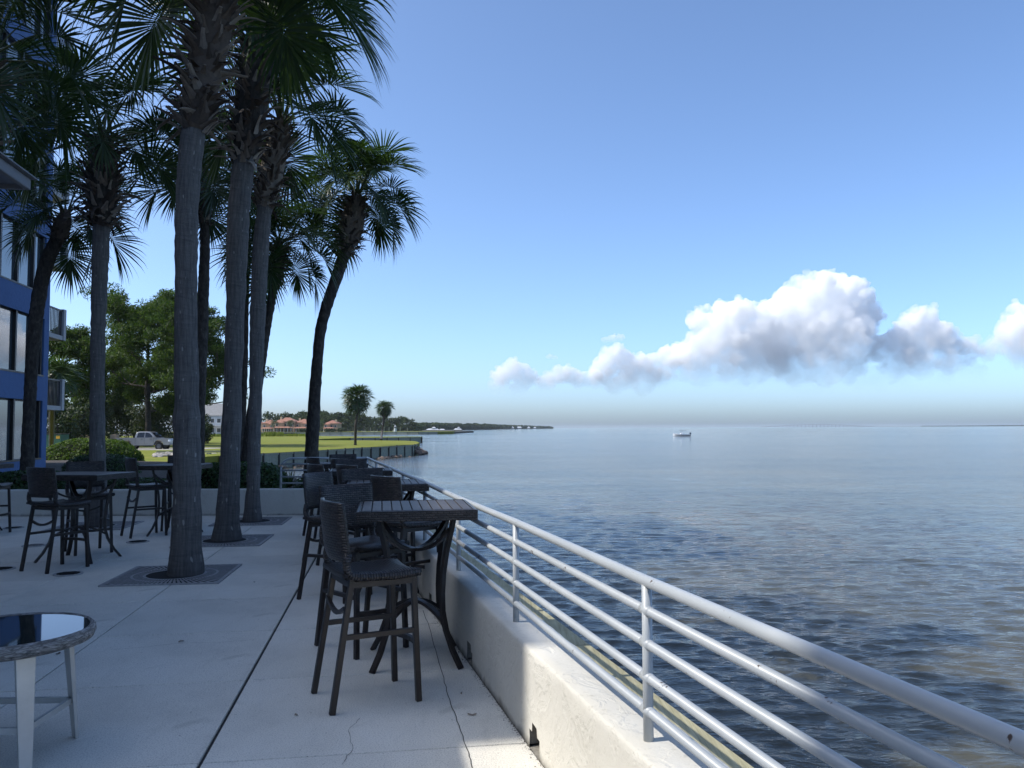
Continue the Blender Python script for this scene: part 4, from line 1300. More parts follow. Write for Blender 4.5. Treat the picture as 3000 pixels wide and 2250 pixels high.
bulkhead('far_bulkhead', [Vector((-150, 454.6, 0)), Vector((-52, 454.6, 0)), Vector((-42, 461.5, 0))], -.3, 'long dark bulkhead in front of the distant townhouses', 6, depth=1.8)
def rock_mesh(seed):
    rn = random.Random(seed)
    bm = bmesh.new(); bmesh.ops.create_icosphere(bm, subdivisions=2, radius=.5)
    sx, sy, sz = rn.uniform(.8, 1.3), rn.uniform(.6, 1.1), rn.uniform(.45, .8)
    for v in bm.verts:
        k = 1 + .35 * noise.noise(v.co * 2.2 + Vector((seed * 3.1, 0, 0))) + .15 * noise.noise(v.co * 6 + Vector((0, seed, 0)))
        v.co = Vector((v.co.x * sx, v.co.y * sy, v.co.z * sz)) * k
    me = bpy.data.meshes.new('rock'); bm.to_mesh(me); bm.free()
    return me
ROCKS = [rock_mesh(i) for i in range(6)]
for me in ROCKS[:3]: me.materials.append(M['rock'])
for me in ROCKS[3:]: me.materials.append(M['rock2'])
rn = random.Random(5)
def rocks(n, fn, smin, smax, which, label, group, cat='rock'):
    for i in range(n):
        p = fn(i)
        o = bpy.data.objects.new('shore_rock', ROCKS[rn.choice(which)]); COL.objects.link(o)
        s = rn.uniform(smin, smax); o.scale = (s, s, s * rn.uniform(.8, 1.1)); o.location = p
        o.rotation_euler = (rn.uniform(-.3, .3), rn.uniform(-.3, .3), rn.uniform(0, 6.28))
        tag(o, label, cat, group)
def heap(i):
    u = rn.random(); a = rn.uniform(-1, 1)
    return Vector((-12.9 + 1.3 * u + .2 * a, 107.0 + 2.0 * a, WATER_Z + .15 + (1 - u) * .75))
rocks(20, heap, .5, .85, (3, 4, 5, 3), 'brown rock in the heap at the tip of the lawn bulkhead', 'rocks heaped at the tip of the lawn')
def bank(i):
    px = 575 + 90 * rn.random() ** 1.0; v = rn.random()
    p = on_z(px, 1334 + 24 * v, LAWN_Z - .15 - .9 * v)
    return p
rocks(70, bank, .45, .9, (0, 1, 2, 0), 'pale rock of the riprap bank seen between the palm trunks', 'pale rocks of the riprap bank')
def bank2(i):
    v = rn.random(); return on_z(520 - 70 * rn.random(), 1330 + 8 * v, LAWN_Z + .05)
rocks(26, bank2, .3, .65, (0, 1, 2), 'pale rock in the little bed right of the large hedge', 'pale rocks in the bed by the hedge')
def foot(i):
    k = rn.randrange(1, 4); p = bulk[k].lerp(bulk[k + 1], rn.random())
    return Vector((p.x + rn.uniform(.3, 1.4), p.y - rn.uniform(.3, 1.6), WATER_Z + rn.uniform(-.05, .12)))
rocks(40, foot, .35, .8, (3, 4, 5), 'low brown rock along the waterline under the lawn bulkhead', 'rocks along the lawn bulkhead foot')
dw = empty('driftwood', on_z(945, 1338, WATER_Z + .3), .4, 'pale driftwood branch lying on the rocks under the bulkhead', 'driftwood')
mb = MB(); mb.tube([Vector((-1.3, 0, 0)), Vector((-.4, .1, .35)), Vector((.6, 0, .5)), Vector((1.4, -.1, 1.0))], .1, 7, scale=[1, .9, .7, .4]); mb.build('limb', M['rock'], dw, smooth=True)
mb = MB(); mb.tube([Vector((-.3, .1, .36)), Vector((.2, .5, .1)), Vector((1.0, .8, -.1))], .06, 6, scale=[1, .8, .4]); mb.build('limb', M['rock'], dw, smooth=True)
rt = empty('retaining_edge', on_z(520, 1329, LAWN_Z), 0, 'timber edging with a short post above the riprap bank', 'edging')
q0, q1 = on_z(460, 1327, LAWN_Z) - rt.location, on_z(655, 1325, LAWN_Z) - rt.location
mb = MB(); mb.bar(q0 + Vector((0, -.1, .08)), q1 + Vector((0, -.1, .08)), .25, .2); mb.build('edge_beam', M['cap'], rt)
mb = MB(); mb.bar(q0 + Vector((0, -.05, -.3)), q1 + Vector((0, -.05, -.3)), .1, .6); mb.build('board', M['timber_dark'], rt)
q = on_z(617, 1330, LAWN_Z) - rt.location
mb = MB(); mb.bar(q + Vector((0, -.35, -.9)), q + Vector((0, -.35, .1)), .3, .3, up=Vector((0, 1, 0))); mb.build('post', M['timber'], rt)

# tall rough grass beyond the mown lawn
rn = random.Random(9); mb = MB()
for i in range(9000):
    px = rn.uniform(560, 905); Y = rn.uniform(224, 250)
    if px > 840 and rn.random() < (px - 840) / 65: continue
    p = at_y(px, 1270, Y); h = rn.uniform(.4, 1.0) * (1.7 if 775 < px < 830 else 1.0) * (.6 + .6 * noise.noise(Vector((px * .05, Y * .1, 0))) + .2)
    s = rn.uniform(.18, .4)
    a = rn.uniform(-.3, .3)
    mb.v += [(p.x - s, Y, LAWN_Z), (p.x + s, Y + rn.uniform(-.2, .2), LAWN_Z), (p.x + a, Y, LAWN_Z + max(.15, h) * .85)]
    mb.f.append((len(mb.v) - 3, len(mb.v) - 2, len(mb.v) - 1))
tag(mb.build('grass', M['grassblade']), 'tall rough grass growing between the lawn and the townhouses', 'grass', kind='stuff')

# ---------------------------------------------------------------- trees
def limb(mb, p, d, L, r, depth, rn, tips, spread=.6, upb=.15):
    pts = [p]; q = p; dd = d
    for i in range(4):
        dd = (dd + Vector((rn.gauss(0, .16), rn.gauss(0, .16), rn.gauss(0, .1) + upb * .3))).normalized()
        q = q + dd * L / 4; pts.append(q)
    mb.tube(pts, r, 6, cap=False, scale=[1, .9, .78, .66, .55])
    if depth == 0:
        tips.append((q, dd)); return
    for i in range(rn.choice((2, 3, 3))):
        k = rn.choice((2, 3, 4))
        nd = (dd + Vector((rn.gauss(0, spread), rn.gauss(0, spread), rn.gauss(0, spread * .5) + upb))).normalized()
        limb(mb, pts[k], nd, L * rn.uniform(.6, .8), r * .55, depth - 1, rn, tips, spread, upb)
    tips.append((q, dd))
def clump_leaves(mb, c, r, n, size, rn, flat=.7, asp=.4):
    for _ in range(n):
        d = Vector((rn.gauss(0, 1), rn.gauss(0, 1), rn.gauss(0, 1))).normalized()
        rr = r * rn.random() ** .45
        p = c + Vector((d.x * rr, d.y * rr, d.z * rr * flat))
        a = Vector((rn.gauss(0, 1), rn.gauss(0, 1), rn.gauss(0, 1) + .4)).normalized()
        b = a.cross(Vector((rn.gauss(0, 1), rn.gauss(0, 1), rn.gauss(0, 1)))).normalized()
        s = size * rn.uniform(.6, 1.3)
        A, B = a * s, b * s * asp
        mb.v += [tuple(p - A), tuple(p + B), tuple(p + A), tuple(p - B)]
        k = len(mb.v); mb.f.append((k - 4, k - 3, k - 2, k - 1))
def pine(label, base, hgt, cr, seed, nl=130, size=.24, mat='pine', fork=.45, low=.0, clump=1.25, extra=()):
    rn = random.Random(seed)
    root = empty('pine_tree', base, 0, label, 'tree', 'pines beyond the terrace')
    mb = MB(); tips = []
    lean = Vector((rn.uniform(-.08, .08), 0, 1)).normalized()
    tp = [Vector((0, 0, 0)) + lean * (hgt * .86 * i / 6) + Vector((rn.uniform(-.15, .15), rn.uniform(-.15, .15), 0)) * (1 if i else 0) for i in range(7)]
    mb.tube(tp, hgt * .021, 8, cap=False, scale=[1.25, 1, .9, .78, .62, .45, .28])
    mb.build('trunk', M['rbark'], root, smooth=True)
    mb = MB()
    nb = 17
    for i in range(nb):
        f = fork + (1 - fork) * (i / (nb - 1)) ** .9 * .93
        zc = hgt * f * .9
        a = i * 2.4 + rn.uniform(-.4, .4)
        g = (f - low) / (1 - low)
        reach = cr * (1.0 if f < .78 else (1.05 - (f - .78) * 2.6)) * (.68 if f < .4 else 1) * rn.uniform(.75, 1.05)
        d = Vector((math.cos(a), math.sin(a) * 1.0, .12 + .9 * max(0, f - .6)))
        u = f * .9 / .86
        k = min(5, int(u * 6)); p = tp[k].lerp(tp[min(6, k + 1)], u * 6 - k)
        limb(mb, p, d.normalized(), reach * .62, hgt * .0075, 2, rn, tips, .62, .18)
    for (dx, dz, L) in extra:
        p = Vector((0, 0, dz)); limb(mb, p, Vector((dx, -.2, .1)).normalized(), L, hgt * .006, 1, rn, tips, .35, .1)
    mb.build('branches', M['rbark'], root, smooth=True)
    mb = MB()
    for q, d in tips:
        if rn.random() < .06: continue
        clump_leaves(mb, q + d * .2, clump * rn.uniform(.6, 1.15), int(nl * rn.uniform(.6, 1.2)), size, rn, .62, .22)
    mb.build('crown', M['pine'] if mat == 'pine' else M[mat], root)
    return root
def tree_at(px, py, Y): 
    p = at_y(px, py, Y); return Vector((p.x, Y, LAWN_Z))
pine('big bushy pine with an open crown rising behind the parked pickup', tree_at(432, 1290, 102), 17.6, 6.8, 41, 360, .27, fork=.27, clump=1.8)
pine('pine with sparse lower limbs between the grey palm trunks', tree_at(553, 1290, 95), 15.6, 5.6, 42, 190, .25, fork=.34, clump=1.15, extra=((1, 5.2, 6.5), (1, 6.6, 5.5)))
pine('shorter dense pine just right of the hotel balconies', tree_at(195, 1300, 96), 13.2, 4.8, 43, 300, .27, fork=.25)
pine('lower pine filling the gap between hotel and big pine', tree_at(330, 1300, 114), 13.0, 4.8, 44, 280, .27, fork=.22)
# dark undergrowth below the pines
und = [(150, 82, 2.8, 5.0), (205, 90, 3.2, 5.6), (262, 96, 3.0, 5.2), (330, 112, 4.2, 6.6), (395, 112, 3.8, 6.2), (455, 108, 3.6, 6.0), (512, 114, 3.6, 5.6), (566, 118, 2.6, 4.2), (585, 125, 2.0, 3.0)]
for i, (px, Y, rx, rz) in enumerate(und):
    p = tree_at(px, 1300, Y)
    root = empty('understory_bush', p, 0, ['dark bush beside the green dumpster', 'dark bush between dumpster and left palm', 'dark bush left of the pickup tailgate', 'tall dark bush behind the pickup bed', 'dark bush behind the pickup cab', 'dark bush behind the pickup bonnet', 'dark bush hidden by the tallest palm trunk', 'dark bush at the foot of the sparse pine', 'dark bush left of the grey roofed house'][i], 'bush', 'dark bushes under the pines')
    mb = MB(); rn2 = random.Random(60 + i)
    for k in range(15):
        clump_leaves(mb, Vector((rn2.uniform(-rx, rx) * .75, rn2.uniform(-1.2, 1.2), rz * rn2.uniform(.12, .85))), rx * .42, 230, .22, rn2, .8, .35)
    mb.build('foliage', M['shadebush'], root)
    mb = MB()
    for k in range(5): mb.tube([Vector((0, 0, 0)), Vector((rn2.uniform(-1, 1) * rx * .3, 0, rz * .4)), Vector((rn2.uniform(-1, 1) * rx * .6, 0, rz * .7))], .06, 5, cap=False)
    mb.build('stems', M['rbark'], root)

# ---------------------------------------------------------------- distant wood: one tree per crown
def far_tree_mesh(seed, tall):
    rn = random.Random(seed); mb = MB()
    k = 9 if tall else 7
    for i in range(k):
        a = i * 2.4; f = i / (k - 1)
        rr = .36 * math.sqrt(1 - (f * .9) ** 2) * rn.uniform(.4, 1.0)
        clump_leaves(mb, Vector((math.cos(a) * rr, math.sin(a) * rr, (.52 if tall else .34) + f * (.36 if tall else .5))), rn.uniform(.15, .24), 80, .048, rn, .62, .6)
    return mb.mesh('crown', M['ftree'])
def far_trunk_mesh(seed):
    rn = random.Random(seed); mb = MB()
    mb.tube([Vector((0, 0, 0)), Vector((rn.uniform(-.03, .03), 0, .35)), Vector((rn.uniform(-.05, .05), 0, .7))], .017, 5, cap=False, scale=[1.2, .8, .5])
    for k in range(3): mb.tube([Vector((0, 0, .4 + .08 * k)), Vector((rn.uniform(-.25, .25), rn.uniform(-.2, .2), .62 + .08 * k))], .008, 4, cap=False)
    return mb.mesh('trunk', M['rbark'])
FT = [far_tree_mesh(s, s % 2) for s in range(6)]; FK = [far_trunk_mesh(s) for s in range(3)]
rn = random.Random(77)
def far_tree(px, ytop, Y, zb, label, group, wide=1.0):
    zt = at_y(px, ytop, Y).z
    h = zt - zb
    root = empty('distant_tree', (at_y(px, 1250, Y).x, Y, zb), rn.uniform(0, 6.28), label, 'tree', group)
    s = h / .98
    for me, nm in ((rn.choice(FT), 'crown'), (rn.choice(FK), 'trunk')):
        o = bpy.data.objects.new(nm, me); COL.objects.link(o); o.parent = root
        o.scale = (s * wide, s * wide, s)
ft = [(722, 1212, 560), (745, 1222, 540), (787, 1205, 560), (812, 1212, 575), (830, 1206, 560), (848, 1214, 565), (862, 1222, 570),
      (878, 1208, 545), (896, 1201, 540), (915, 1206, 530), (935, 1199, 520), (948, 1206, 505), (955, 1216, 495), (972, 1212, 530), (986, 1207, 540), (1002, 1206, 540), (1018, 1205, 550), (1033, 1206, 560),
      (1048, 1209, 560), (1064, 1213, 570), (1080, 1222, 620), (1095, 1220, 640), (1112, 1222, 640), (1128, 1222, 650), (1145, 1221, 650), (1160, 1221, 660), (1176, 1220, 660), (1190, 1220, 650), (1204, 1226, 660), (1216, 1236, 700), (1227, 1241, 720),
      (1068, 1232, 555), (1100, 1238, 590), (1132, 1238, 610), (1165, 1240, 620), (1192, 1240, 640), (1040, 1226, 530), (1010, 1224, 520), (985, 1228, 515)]
names = ['rounded crown', 'broad crown', 'tall crown', 'uneven crown', 'dense crown']
for i, (px, yt, Y) in enumerate(ft):
    where = ('behind the terracotta roofed townhouses' if px < 950 else ('in the dark wood behind the lone lawn palm' if px < 1075 else 'in the paler wood behind the far spit'))
    far_tree(px, yt, Y, -.6, 'distant tree with ' + names[i % 5].replace('crown', 'green crown') + ' ' + where, 'distant trees ' + where, 1.15 if px < 1075 else 1.0)
# far wooded shore, too far off to tell trees apart
def far_wood(name, px0, px1, top, Y0, Y1, zb, n, size, label):
    rn = random.Random(int(px0)); mb = MB()
    for i in range(n):
        f = rn.random(); px = px0 + (px1 - px0) * f; Y = Y0 + (Y1 - Y0) * f + rn.uniform(-30, 30)
        t = top(px); zt = at_y(px, t, Y).z
        u = rn.random() ** .7
        p = Vector((at_y(px, 1250, Y).x, Y, zb + (zt - zb) * u * (1 - .12 * rn.random())))
        s = size * (Y / 1000) * rn.uniform(.6, 1.3)
        a = Vector((rn.gauss(0, 1), rn.gauss(0, .5), rn.gauss(0, .6))).normalized() * s; b = Vector((rn.gauss(0, .5), rn.gauss(0, .5), 1)).normalized() * s * .7
        mb.v += [tuple(p - a), tuple(p + b), tuple(p + a), tuple(p - b)]
        k = len(mb.v); mb.f.append((k - 4, k - 3, k - 2, k - 1))
    return tag(mb.build(name, M['farland']), label, 'woods', kind='stuff')
def top1(px):
    return 1240 + (px - 1220) * .021 + 3.2 * noise.noise(Vector((px * .06, 0, 0))) + 1.5 * noise.noise(Vector((px * .2, 3, 0)))
far_wood('woods', 1215, 1440, top1, 900, 1700, -1, 7000, 2.2, 'wooded shore fading beyond the white boathouses')
far_wood('woods', 700, 1236, lambda px: 1246 + 3 * noise.noise(Vector((px * .07, 2, 0))), 575, 690, -1, 9000, 1.7, 'dark scrubby undergrowth of the wood behind the townhouses and marina')
def top2(px): return 1244.5 + (px - 1440) * .040 + 1.6 * noise.noise(Vector((px * .09, 7, 0)))
far_wood('woods', 1440, 1618, top2, 1750, 3000, -1, 4500, 1.6, 'low wooded point tapering into the open bay')
def shore(name, pts, z=-.9):
    mb = MB(); mb.prism([(p.x, p.y) for p in pts], -2.6, z); return tag(mb.build(name, M['sand']), kind='structure')
g = lambda px, Y: Vector((at_y(px, 1250, Y).x, Y, 0))
shore('shore', [g(1150, 860), g(1225, 880), g(1330, 1250), g(1440, 1680), g(1530, 2300), g(1618, 2980), g(1600, 3200), g(1400, 2400), g(1100, 1400)])
def top3(px): return 1249.9 - max(0, (px - 2750)) * .012 + .5 * noise.noise(Vector((px * .05, 1, 0)))
shore('far_shore', [g(2300, 7200), g(2780, 6300), g(3060, 6100), g(3080, 6400), g(2760, 6700)], -.5)
far_wood('woods', 2700, 3060, top3, 6500, 6250, -1, 3500, 1.1, 'thin wooded far shore along the horizon at right')

# ---------------------------------------------------------------- distant townhouses
def gable(mb, x0, x1, y0, y1, zb, zt, hip=.35, over=.35):
    x0 -= over; x1 += over; y0 -= over; y1 += over
    w = min(x1 - x0, y1 - y0) * hip
    if (x1 - x0) >= (y1 - y0):
        ym = (y0 + y1) / 2; A, B = (x0 + w, ym, zt), (x1 - w, ym, zt)
        mb.quad((x0, y0, zb), (x1, y0, zb), B, A); mb.quad((x1, y1, zb), (x0, y1, zb), A, B)
        mb.poly([(x0, y1, zb), (x0, y0, zb), A]); mb.poly([(x1, y0, zb), (x1, y1, zb), B])
    else:
        xm = (x0 + x1) / 2; A, B = (xm, y0 + w, zt), (xm, y1 - w, zt)
        mb.quad((x0, y1, zb), (x0, y0, zb), A, B); mb.quad((x1, y0, zb), (x1, y1, zb), B, A)
        mb.poly([(x0, y0, zb), (x1, y0, zb), A]); mb.poly([(x1, y1, zb), (x0, y1, zb), B])
    mb.quad((x0, y0, zb), (x0, y1, zb), (x1, y1, zb), (x1, y0, zb))
def townhouse(px0, px1, ptop, Y, label, mat, seed):
    rn = random.Random(seed)
    x0, x1 = at_y(px0, 1250, Y).x, at_y(px1, 1250, Y).x
    w = x1 - x0; zb = -.25
    zt = at_y(px0, ptop, Y).z - zb
    root = empty('townhouse', ((x0 + x1) / 2, Y, zb), 0, label, 'house', 'townhouses with terracotta roofs')
    ev = zt * .72
    h = w / 2
    mb = MB(); mb.box(-h, h, 0, 11, 0, ev); mb.build('wall', M[mat], root)
    rf = MB(); gable(rf, -h, h, 0, 11, ev + .01, zt, .42); ro = rf.build('roof', M['tile'], root)
    mb = MB(); cx = rn.choice((-1, 1)) * h * .55; mb.box(cx - .5, cx + .5, 3, 4, ev + .2, zt + .4); mb.build('chimney', M['cream'], ro)
    # front wing with its own gable, and a porch
    fx0, fx1 = (-h, 0) if seed % 2 else (0, h)
    mb = MB(); mb.box(fx0 + .1, fx1 - .1, -3, -.02, 0, ev * .88); mb.build('front_wing', M[mat], root)
    rf = MB(); gable(rf, fx0 + .1, fx1 - .1, -3, 2, ev * .88 + .01, ev * .88 + zt * .15, .45, .3); rf.build('wing_roof', M['tile'], root)
    rf = MB(); gable(rf, -h + .4, h - .4, -6, -2.6, ev * .40, ev * .40 + .7, .5, .3); rf.build('porch_roof', M['tile'], root)
    for i in range(6):
        xx = -h + .7 + (w - 1.4) * i / 5
        mb = MB(); mb.box(xx - .12, xx + .12, -5.9, -5.66, 0, ev * .40 - .01); mb.build('porch_post', M['wframe'], root)
    for i in range(5):
        xx = -h + .7 + (w - 1.4) * (i + .5) / 5; ww = (w - 1.4) / 5 * .4
        mb = MB(); mb.box(xx - ww, xx + ww, -3.06, -3.02, .5, ev * .36); mb.build('window', M['wglass'], root)
    for i in range(3):
        xx = -h + w * (i + .5) / 3
        yy = -3.06 if fx0 < xx < fx1 else -.06
        mb = MB(); mb.box(xx - .7, xx + .7, yy, yy + .045, ev * .55, ev * .80); wn_ = mb.build('window', M['wframe'], root)
        mb = MB(); mb.box(xx - .58, xx + .58, yy - .02, yy - .003, ev * .57, ev * .78); mb.build('pane', M['wglass'], wn_)
townhouse(722, 768, 1232, 482, 'leftmost terracotta roofed townhouse beside the far palm trunk', 'cream', 1)
townhouse(768, 806, 1230, 480, 'townhouse with low porch behind the small dark palm', 'peach', 2)
townhouse(806, 864, 1223, 478, 'tallest terracotta roofed townhouse in the middle of the row', 'peach', 3)
townhouse(864, 908, 1227, 480, 'peach townhouse left of the leaning palm trunk', 'peach', 4)
townhouse(951, 989, 1231, 486, 'separate peach townhouse right of the leaning palm trunk', 'peach', 5)
for i, px in enumerate((803, 850, 941)):
    p = Vector((at_y(px, 1250, 468).x, 468, -.25))
    palm(['small distant palm before the first townhouse porch', 'small distant palm before the tallest townhouse', 'small distant palm right of the townhouse row'][i], [p, p + Vector((0, 0, 2.6)), p + Vector((.2, 0, 5.0))], .2, .2, 50 + i, 0, 'rbark', boots=0, nfr=16, size=1.9, hi=False, group='small palms by the townhouses')
rn = random.Random(3)
for i, px in enumerate((880, 893, 915, 960, 975, 997)):
    Y = 462; p = Vector((at_y(px, 1250, Y).x, Y, -.25)); mb = MB()
    root = empty('garden_bush', p, 0, 'dark rounded bush along the far bulkhead near the townhouses', 'bush', 'bushes by the townhouses')
    clump_leaves(mb, Vector((0, 0, 1.0)), 2.0, 220, .4, rn, .6, .6); mb.build('foliage', M['shadebush'], root)

# grey roofed house between the palm trunks
gh = empty('grey_house', (at_y(622, 1250, 300).x, 300, LAWN_Z), 0, 'pale house with a tall grey roof between the grey palm trunks', 'house')
mb = MB(); mb.box(-7, 6, 0, 10, 0, 7); mb.build('wall', M['whitewall'], gh)
rf = MB(); gable(rf, -7, 6, 0, 10, 7.01, 11.6, .3, .5); rf.build('roof', M['greyroof'], gh)
mb = MB(); mb.box(-2, 6.4, -3.4, -.5, 3.3, 3.5); mb.build('balcony', M['wframe'], gh)
for xx in (-5, -2.6, 0, 2.4, 4.6):
    for z in (.8, 4.3):
        mb = MB(); mb.box(xx - .8, xx + .8, -.07, -.02, z, z + 1.7); w_ = mb.build('window', M['wframe'], gh)
        mb = MB(); mb.box(xx - .65, xx + .65, -.09, -.075, z + .12, z + 1.58); mb.build('pane', M['wglass'], w_)

# ---------------------------------------------------------------- pickup truck
TY = 86.0
tx0 = at_y(338, 1300, TY).x
tr = empty('pickup_truck', (tx0, TY, on_z(400, 1316, 0).z), 0, 'white crew cab pickup truck parked beyond the hedge', 'pickup')
tr.location.z = H - (1317.5 - 1257.5) * TY / F
def side_prism(prof, y0, y1, inset=None):
    mb = MB(); k = len(prof)
    ins = inset or [0] * k
    n0 = 0
    for y, s in ((y0, 1), (y1, -1)):
        for (x, z), i_ in zip(prof, ins): mb.v.append((x, y + s * i_, z))
    mb.f.append(tuple(range(k))); mb.f.append(tuple(reversed(range(k, 2 * k))))
    for i in range(k):
        j = (i + 1) % k; mb.f.append((j, i, k + i, k + j))
    return mb
W2 = 2.0
def arch(cx, r, z0, n=9): return [(cx - r * math.cos(math.pi * i / (n - 1)), z0 + r * math.sin(math.pi * i / (n - 1))) for i in range(n)]
prof = [(0.02, .62)] + [(.75, .58)] + arch(1.22, .47, .56) + [(1.9, .45), (3.9, .45)] + arch(4.52, .48, .56) + [(5.2, .5), (5.62, .5), (5.68, .75), (5.66, 1.0), (5.55, 1.13), (5.0, 1.2), (4.3, 1.25), (4.2, 1.27), (2.02, 1.27), (1.98, 1.27), (.02, 1.27)]
side_prism(prof, 0, W2, [.0] * len(prof)).build('body', M['truck'], tr, bevel=.03)
cab = [(1.98, 1.272), (2.08, 1.75), (2.2, 1.88), (2.5, 1.93), (3.3, 1.92), (3.6, 1.84), (4.25, 1.272)]
side_prism(cab, .06, W2 - .06, [0, .1, .16, .2, .2, .16, 0]).build('cab', M['truck'], tr, bevel=.02)
for (pp) in ([(2.2, 1.31), (2.27, 1.72), (2.36, 1.81), (2.98, 1.83), (2.98, 1.31)], [(3.06, 1.31), (3.06, 1.83), (3.28, 1.82), (3.5, 1.74), (3.95, 1.36), (3.95, 1.31)]):
    mb = MB()
    mb.poly([(x, .052 + (z - 1.272) * .22, z) for x, z in pp]); mb.build('side_window', M['carglass'], tr)
mb = MB(); mb.quad((4.2, .15, 1.3), (4.2, W2 - .15, 1.3), (3.66, W2 - .3, 1.82), (3.66, .3, 1.82)); ws = mb.build('windscreen', M['carglass'], tr); ws.location.x = .03
for x in (2.06, 3.02, 3.98):
    mb = MB(); mb.box(x - .008, x + .008, -.004, .01, .6, 1.26); mb.build('door_gap', M['dark'], tr)
for x in (2.75, 3.68):
    mb = MB(); mb.box(x - .1, x + .1, -.03, -.002, 1.12, 1.16); mb.build('door_handle', M['dark'], tr)
mb = MB(); mb.box(2.0, 3.95, -.05, .05, .42, .48); mb.build('side_step', M['dark'], tr)
for x in (1.22, 4.52):
    for y in (.0, W2 - .26):
        wh = MB(); 
        seg = 24
        pr = [(.0, .05), (.22, .05), (.25, .0), (.38, -.01), (.40, .03), (.40, .23), (.38, .27), (.0, .27)]
        n0 = 0
        for r, yy in pr:
            for i in range(seg):
                a = 2 * math.pi * i / seg; wh.v.append((r * math.cos(a), yy, r * math.sin(a)))
        for j in range(len(pr) - 1):
            for i in range(seg): wh.f.append((j * seg + i, j * seg + (i + 1) % seg, (j + 1) * seg + (i + 1) % seg, (j + 1) * seg + i))
        w_ = wh.build('wheel', M['tyre'], tr, smooth=True); w_.location = (x, y - .005, .40)
        mb = MB(); mb.poly([(.23 * math.cos(t), .02, .23 * math.sin(t)) for t in np.linspace(0, 6.0, 18)]); mb.build('rim', M['rim'], w_)
mb = MB(); mb.box(-.06, .04, .1, W2 - .1, .52, .68); mb.build('rear_bumper', M['chrome'], tr, bevel=.02)
mb = MB(); mb.box(5.6, 5.75, .08, W2 - .08, .48, .68); mb.build('front_bumper', M['truck'], tr, bevel=.02)
mb = MB(); mb.box(5.5, 5.69, -.01, .34, .86, 1.06); mb.build('headlight', M['lamp_white'], tr, bevel=.02)
mb = MB(); mb.box(-.012, .1, -.012, .15, .86, 1.16); mb.build('tail_light', M['lamp_red'], tr)
mb = MB(); mb.box(3.95, 4.1, -.24, -.02, 1.28, 1.44); mb.build('mirror', M['truck'], tr, bevel=.02)
# dumpster, tan blocks
dp = empty('dumpster', (at_y(122, 1290, 78).x, 78, at_y(150, 1290, 78).z - .9), 0, 'green dumpster with a yellow sticker left of the large hedge', 'dumpster')
mb = MB(); mb.box(0, 1.85, 0, 1.4, 0, 1.45); mb.build('bin', M['dumpster'], dp, bevel=.03)
mb = MB(); mb.box(-.05, 1.9, -.05, 1.45, 1.452, 1.54); mb.build('lid', M['timber_dark'], dp)
mb = MB(); mb.box(1.36, 1.72, -.012, -.002, 1.05, 1.33); mb.build('sticker', M['yellow'], dp)
for px0, px1, py0, lab in ((224, 262, 1275, 'low tan block wall between left palm and dumpster'), (322, 345, 1273, 'tan block pillar just left of the pickup tailgate')):
    a, b = at_y(px0, py0, 92), at_y(px1, py0, 92)
    mb = MB(); mb.box(0, b.x - a.x, 0, .4, 0, a.z - LAWN_Z); o = mb.build('block_wall', M['tan'], bevel=.03); o.location = (a.x, 92, LAWN_Z)
    tag(o, lab, 'wall')
sheet('driveway', [(-75, 82), (-33, 82), (-30, 92), (-75, 93)], LAWN_Z + .004, M['concrete_raw'])

# ---------------------------------------------------------------- water front far away
def boathouse(px0, px1, py, Y, label, cupola=True):
    x0, x1 = at_y(px0, 1250, Y).x, at_y(px1, 1250, Y).x
    zr = at_y(px0, py, Y).z
    root = empty('boathouse', ((x0 + x1) / 2, Y, WATER_Z), 0, label, 'boathouse', 'white roofed boathouses on the far shore')
    h = (x1 - x0) / 2; t = zr - WATER_Z
    rf = MB(); gable(rf, -h, h, 0, h * .9, t * .62, t, .4, .4); rf.build('roof', M['metalroof'], root)
    mb = MB(); mb.box(-h, h, 0, h * .9, .6, 1.0); mb.build('deck', M['timber'], root)
    for i in range(6):
        mb = MB(); xx = -h + 2 * h * i / 5; mb.box(xx - .2, xx + .2, .2, .6, -1, t * .62); mb.build('pile', M['timber_dark'], root)
    if cupola:
        mb = MB(); mb.box(-h * .1, h * .45, 1, 4, t * .9, t * 1.25); cp_ = mb.build('upper_room', M['whitewall'], root)
        rf = MB(); gable(rf, -h * .1, h * .45, 1, 4, t * 1.251, t * 1.5, .4, .3); rf.build('upper_roof', M['metalroof'], root)
boathouse(1248, 1286, 1255.5, 800, 'largest white roofed boathouse left of its neighbour')
boathouse(1288, 1302, 1256.5, 830, 'low white roofed boat shelter between two bigger boathouses', False)
boathouse(1330, 1352, 1255.0, 810, 'white boathouse at the outer end of the pier', True)
mb = MB(); a = at_y(1286, 1250, 805).x; b = at_y(1331, 1250, 805).x
pr = empty('pier', (a, 806, WATER_Z), 0, 'thin pier linking the white boathouses', 'pier')
mb.box(0, b - a, 0, 2, .75, 1.05); mb.build('deck', M['timber'], pr)
for i in range(9):
    mb = MB(); mb.box((b - a) * i / 8 - .15, (b - a) * i / 8 + .15, .5, .8, -1, 1.9); mb.build('pile', M['timber_dark'], pr)
rn = random.Random(12)
for i, px in enumerate((1376, 1389, 1401, 1435, 1453, 1466, 1477, 1501, 1521, 1549, 1567)):
    Y = 1500 + (px - 1376) * 5; x = at_y(px, 1250, Y).x
    root = empty('shore_house', (x, Y, -.9), 0, 'tiny pale house on the far wooded shore', 'house', 'tiny pale houses on the far shore')
    w = rn.uniform(2.5, 5) * (1.6 if px == 1521 else 1)
    mb = MB(); mb.box(-w, w, 0, 8, 0, 3.0); mb.build('wall', M['whitewall'], root)
    rf = MB(); gable(rf, -w, w, 0, 8, 3.01, 5.8, .4, .4); rf.build('roof', M['metalroof'], root)
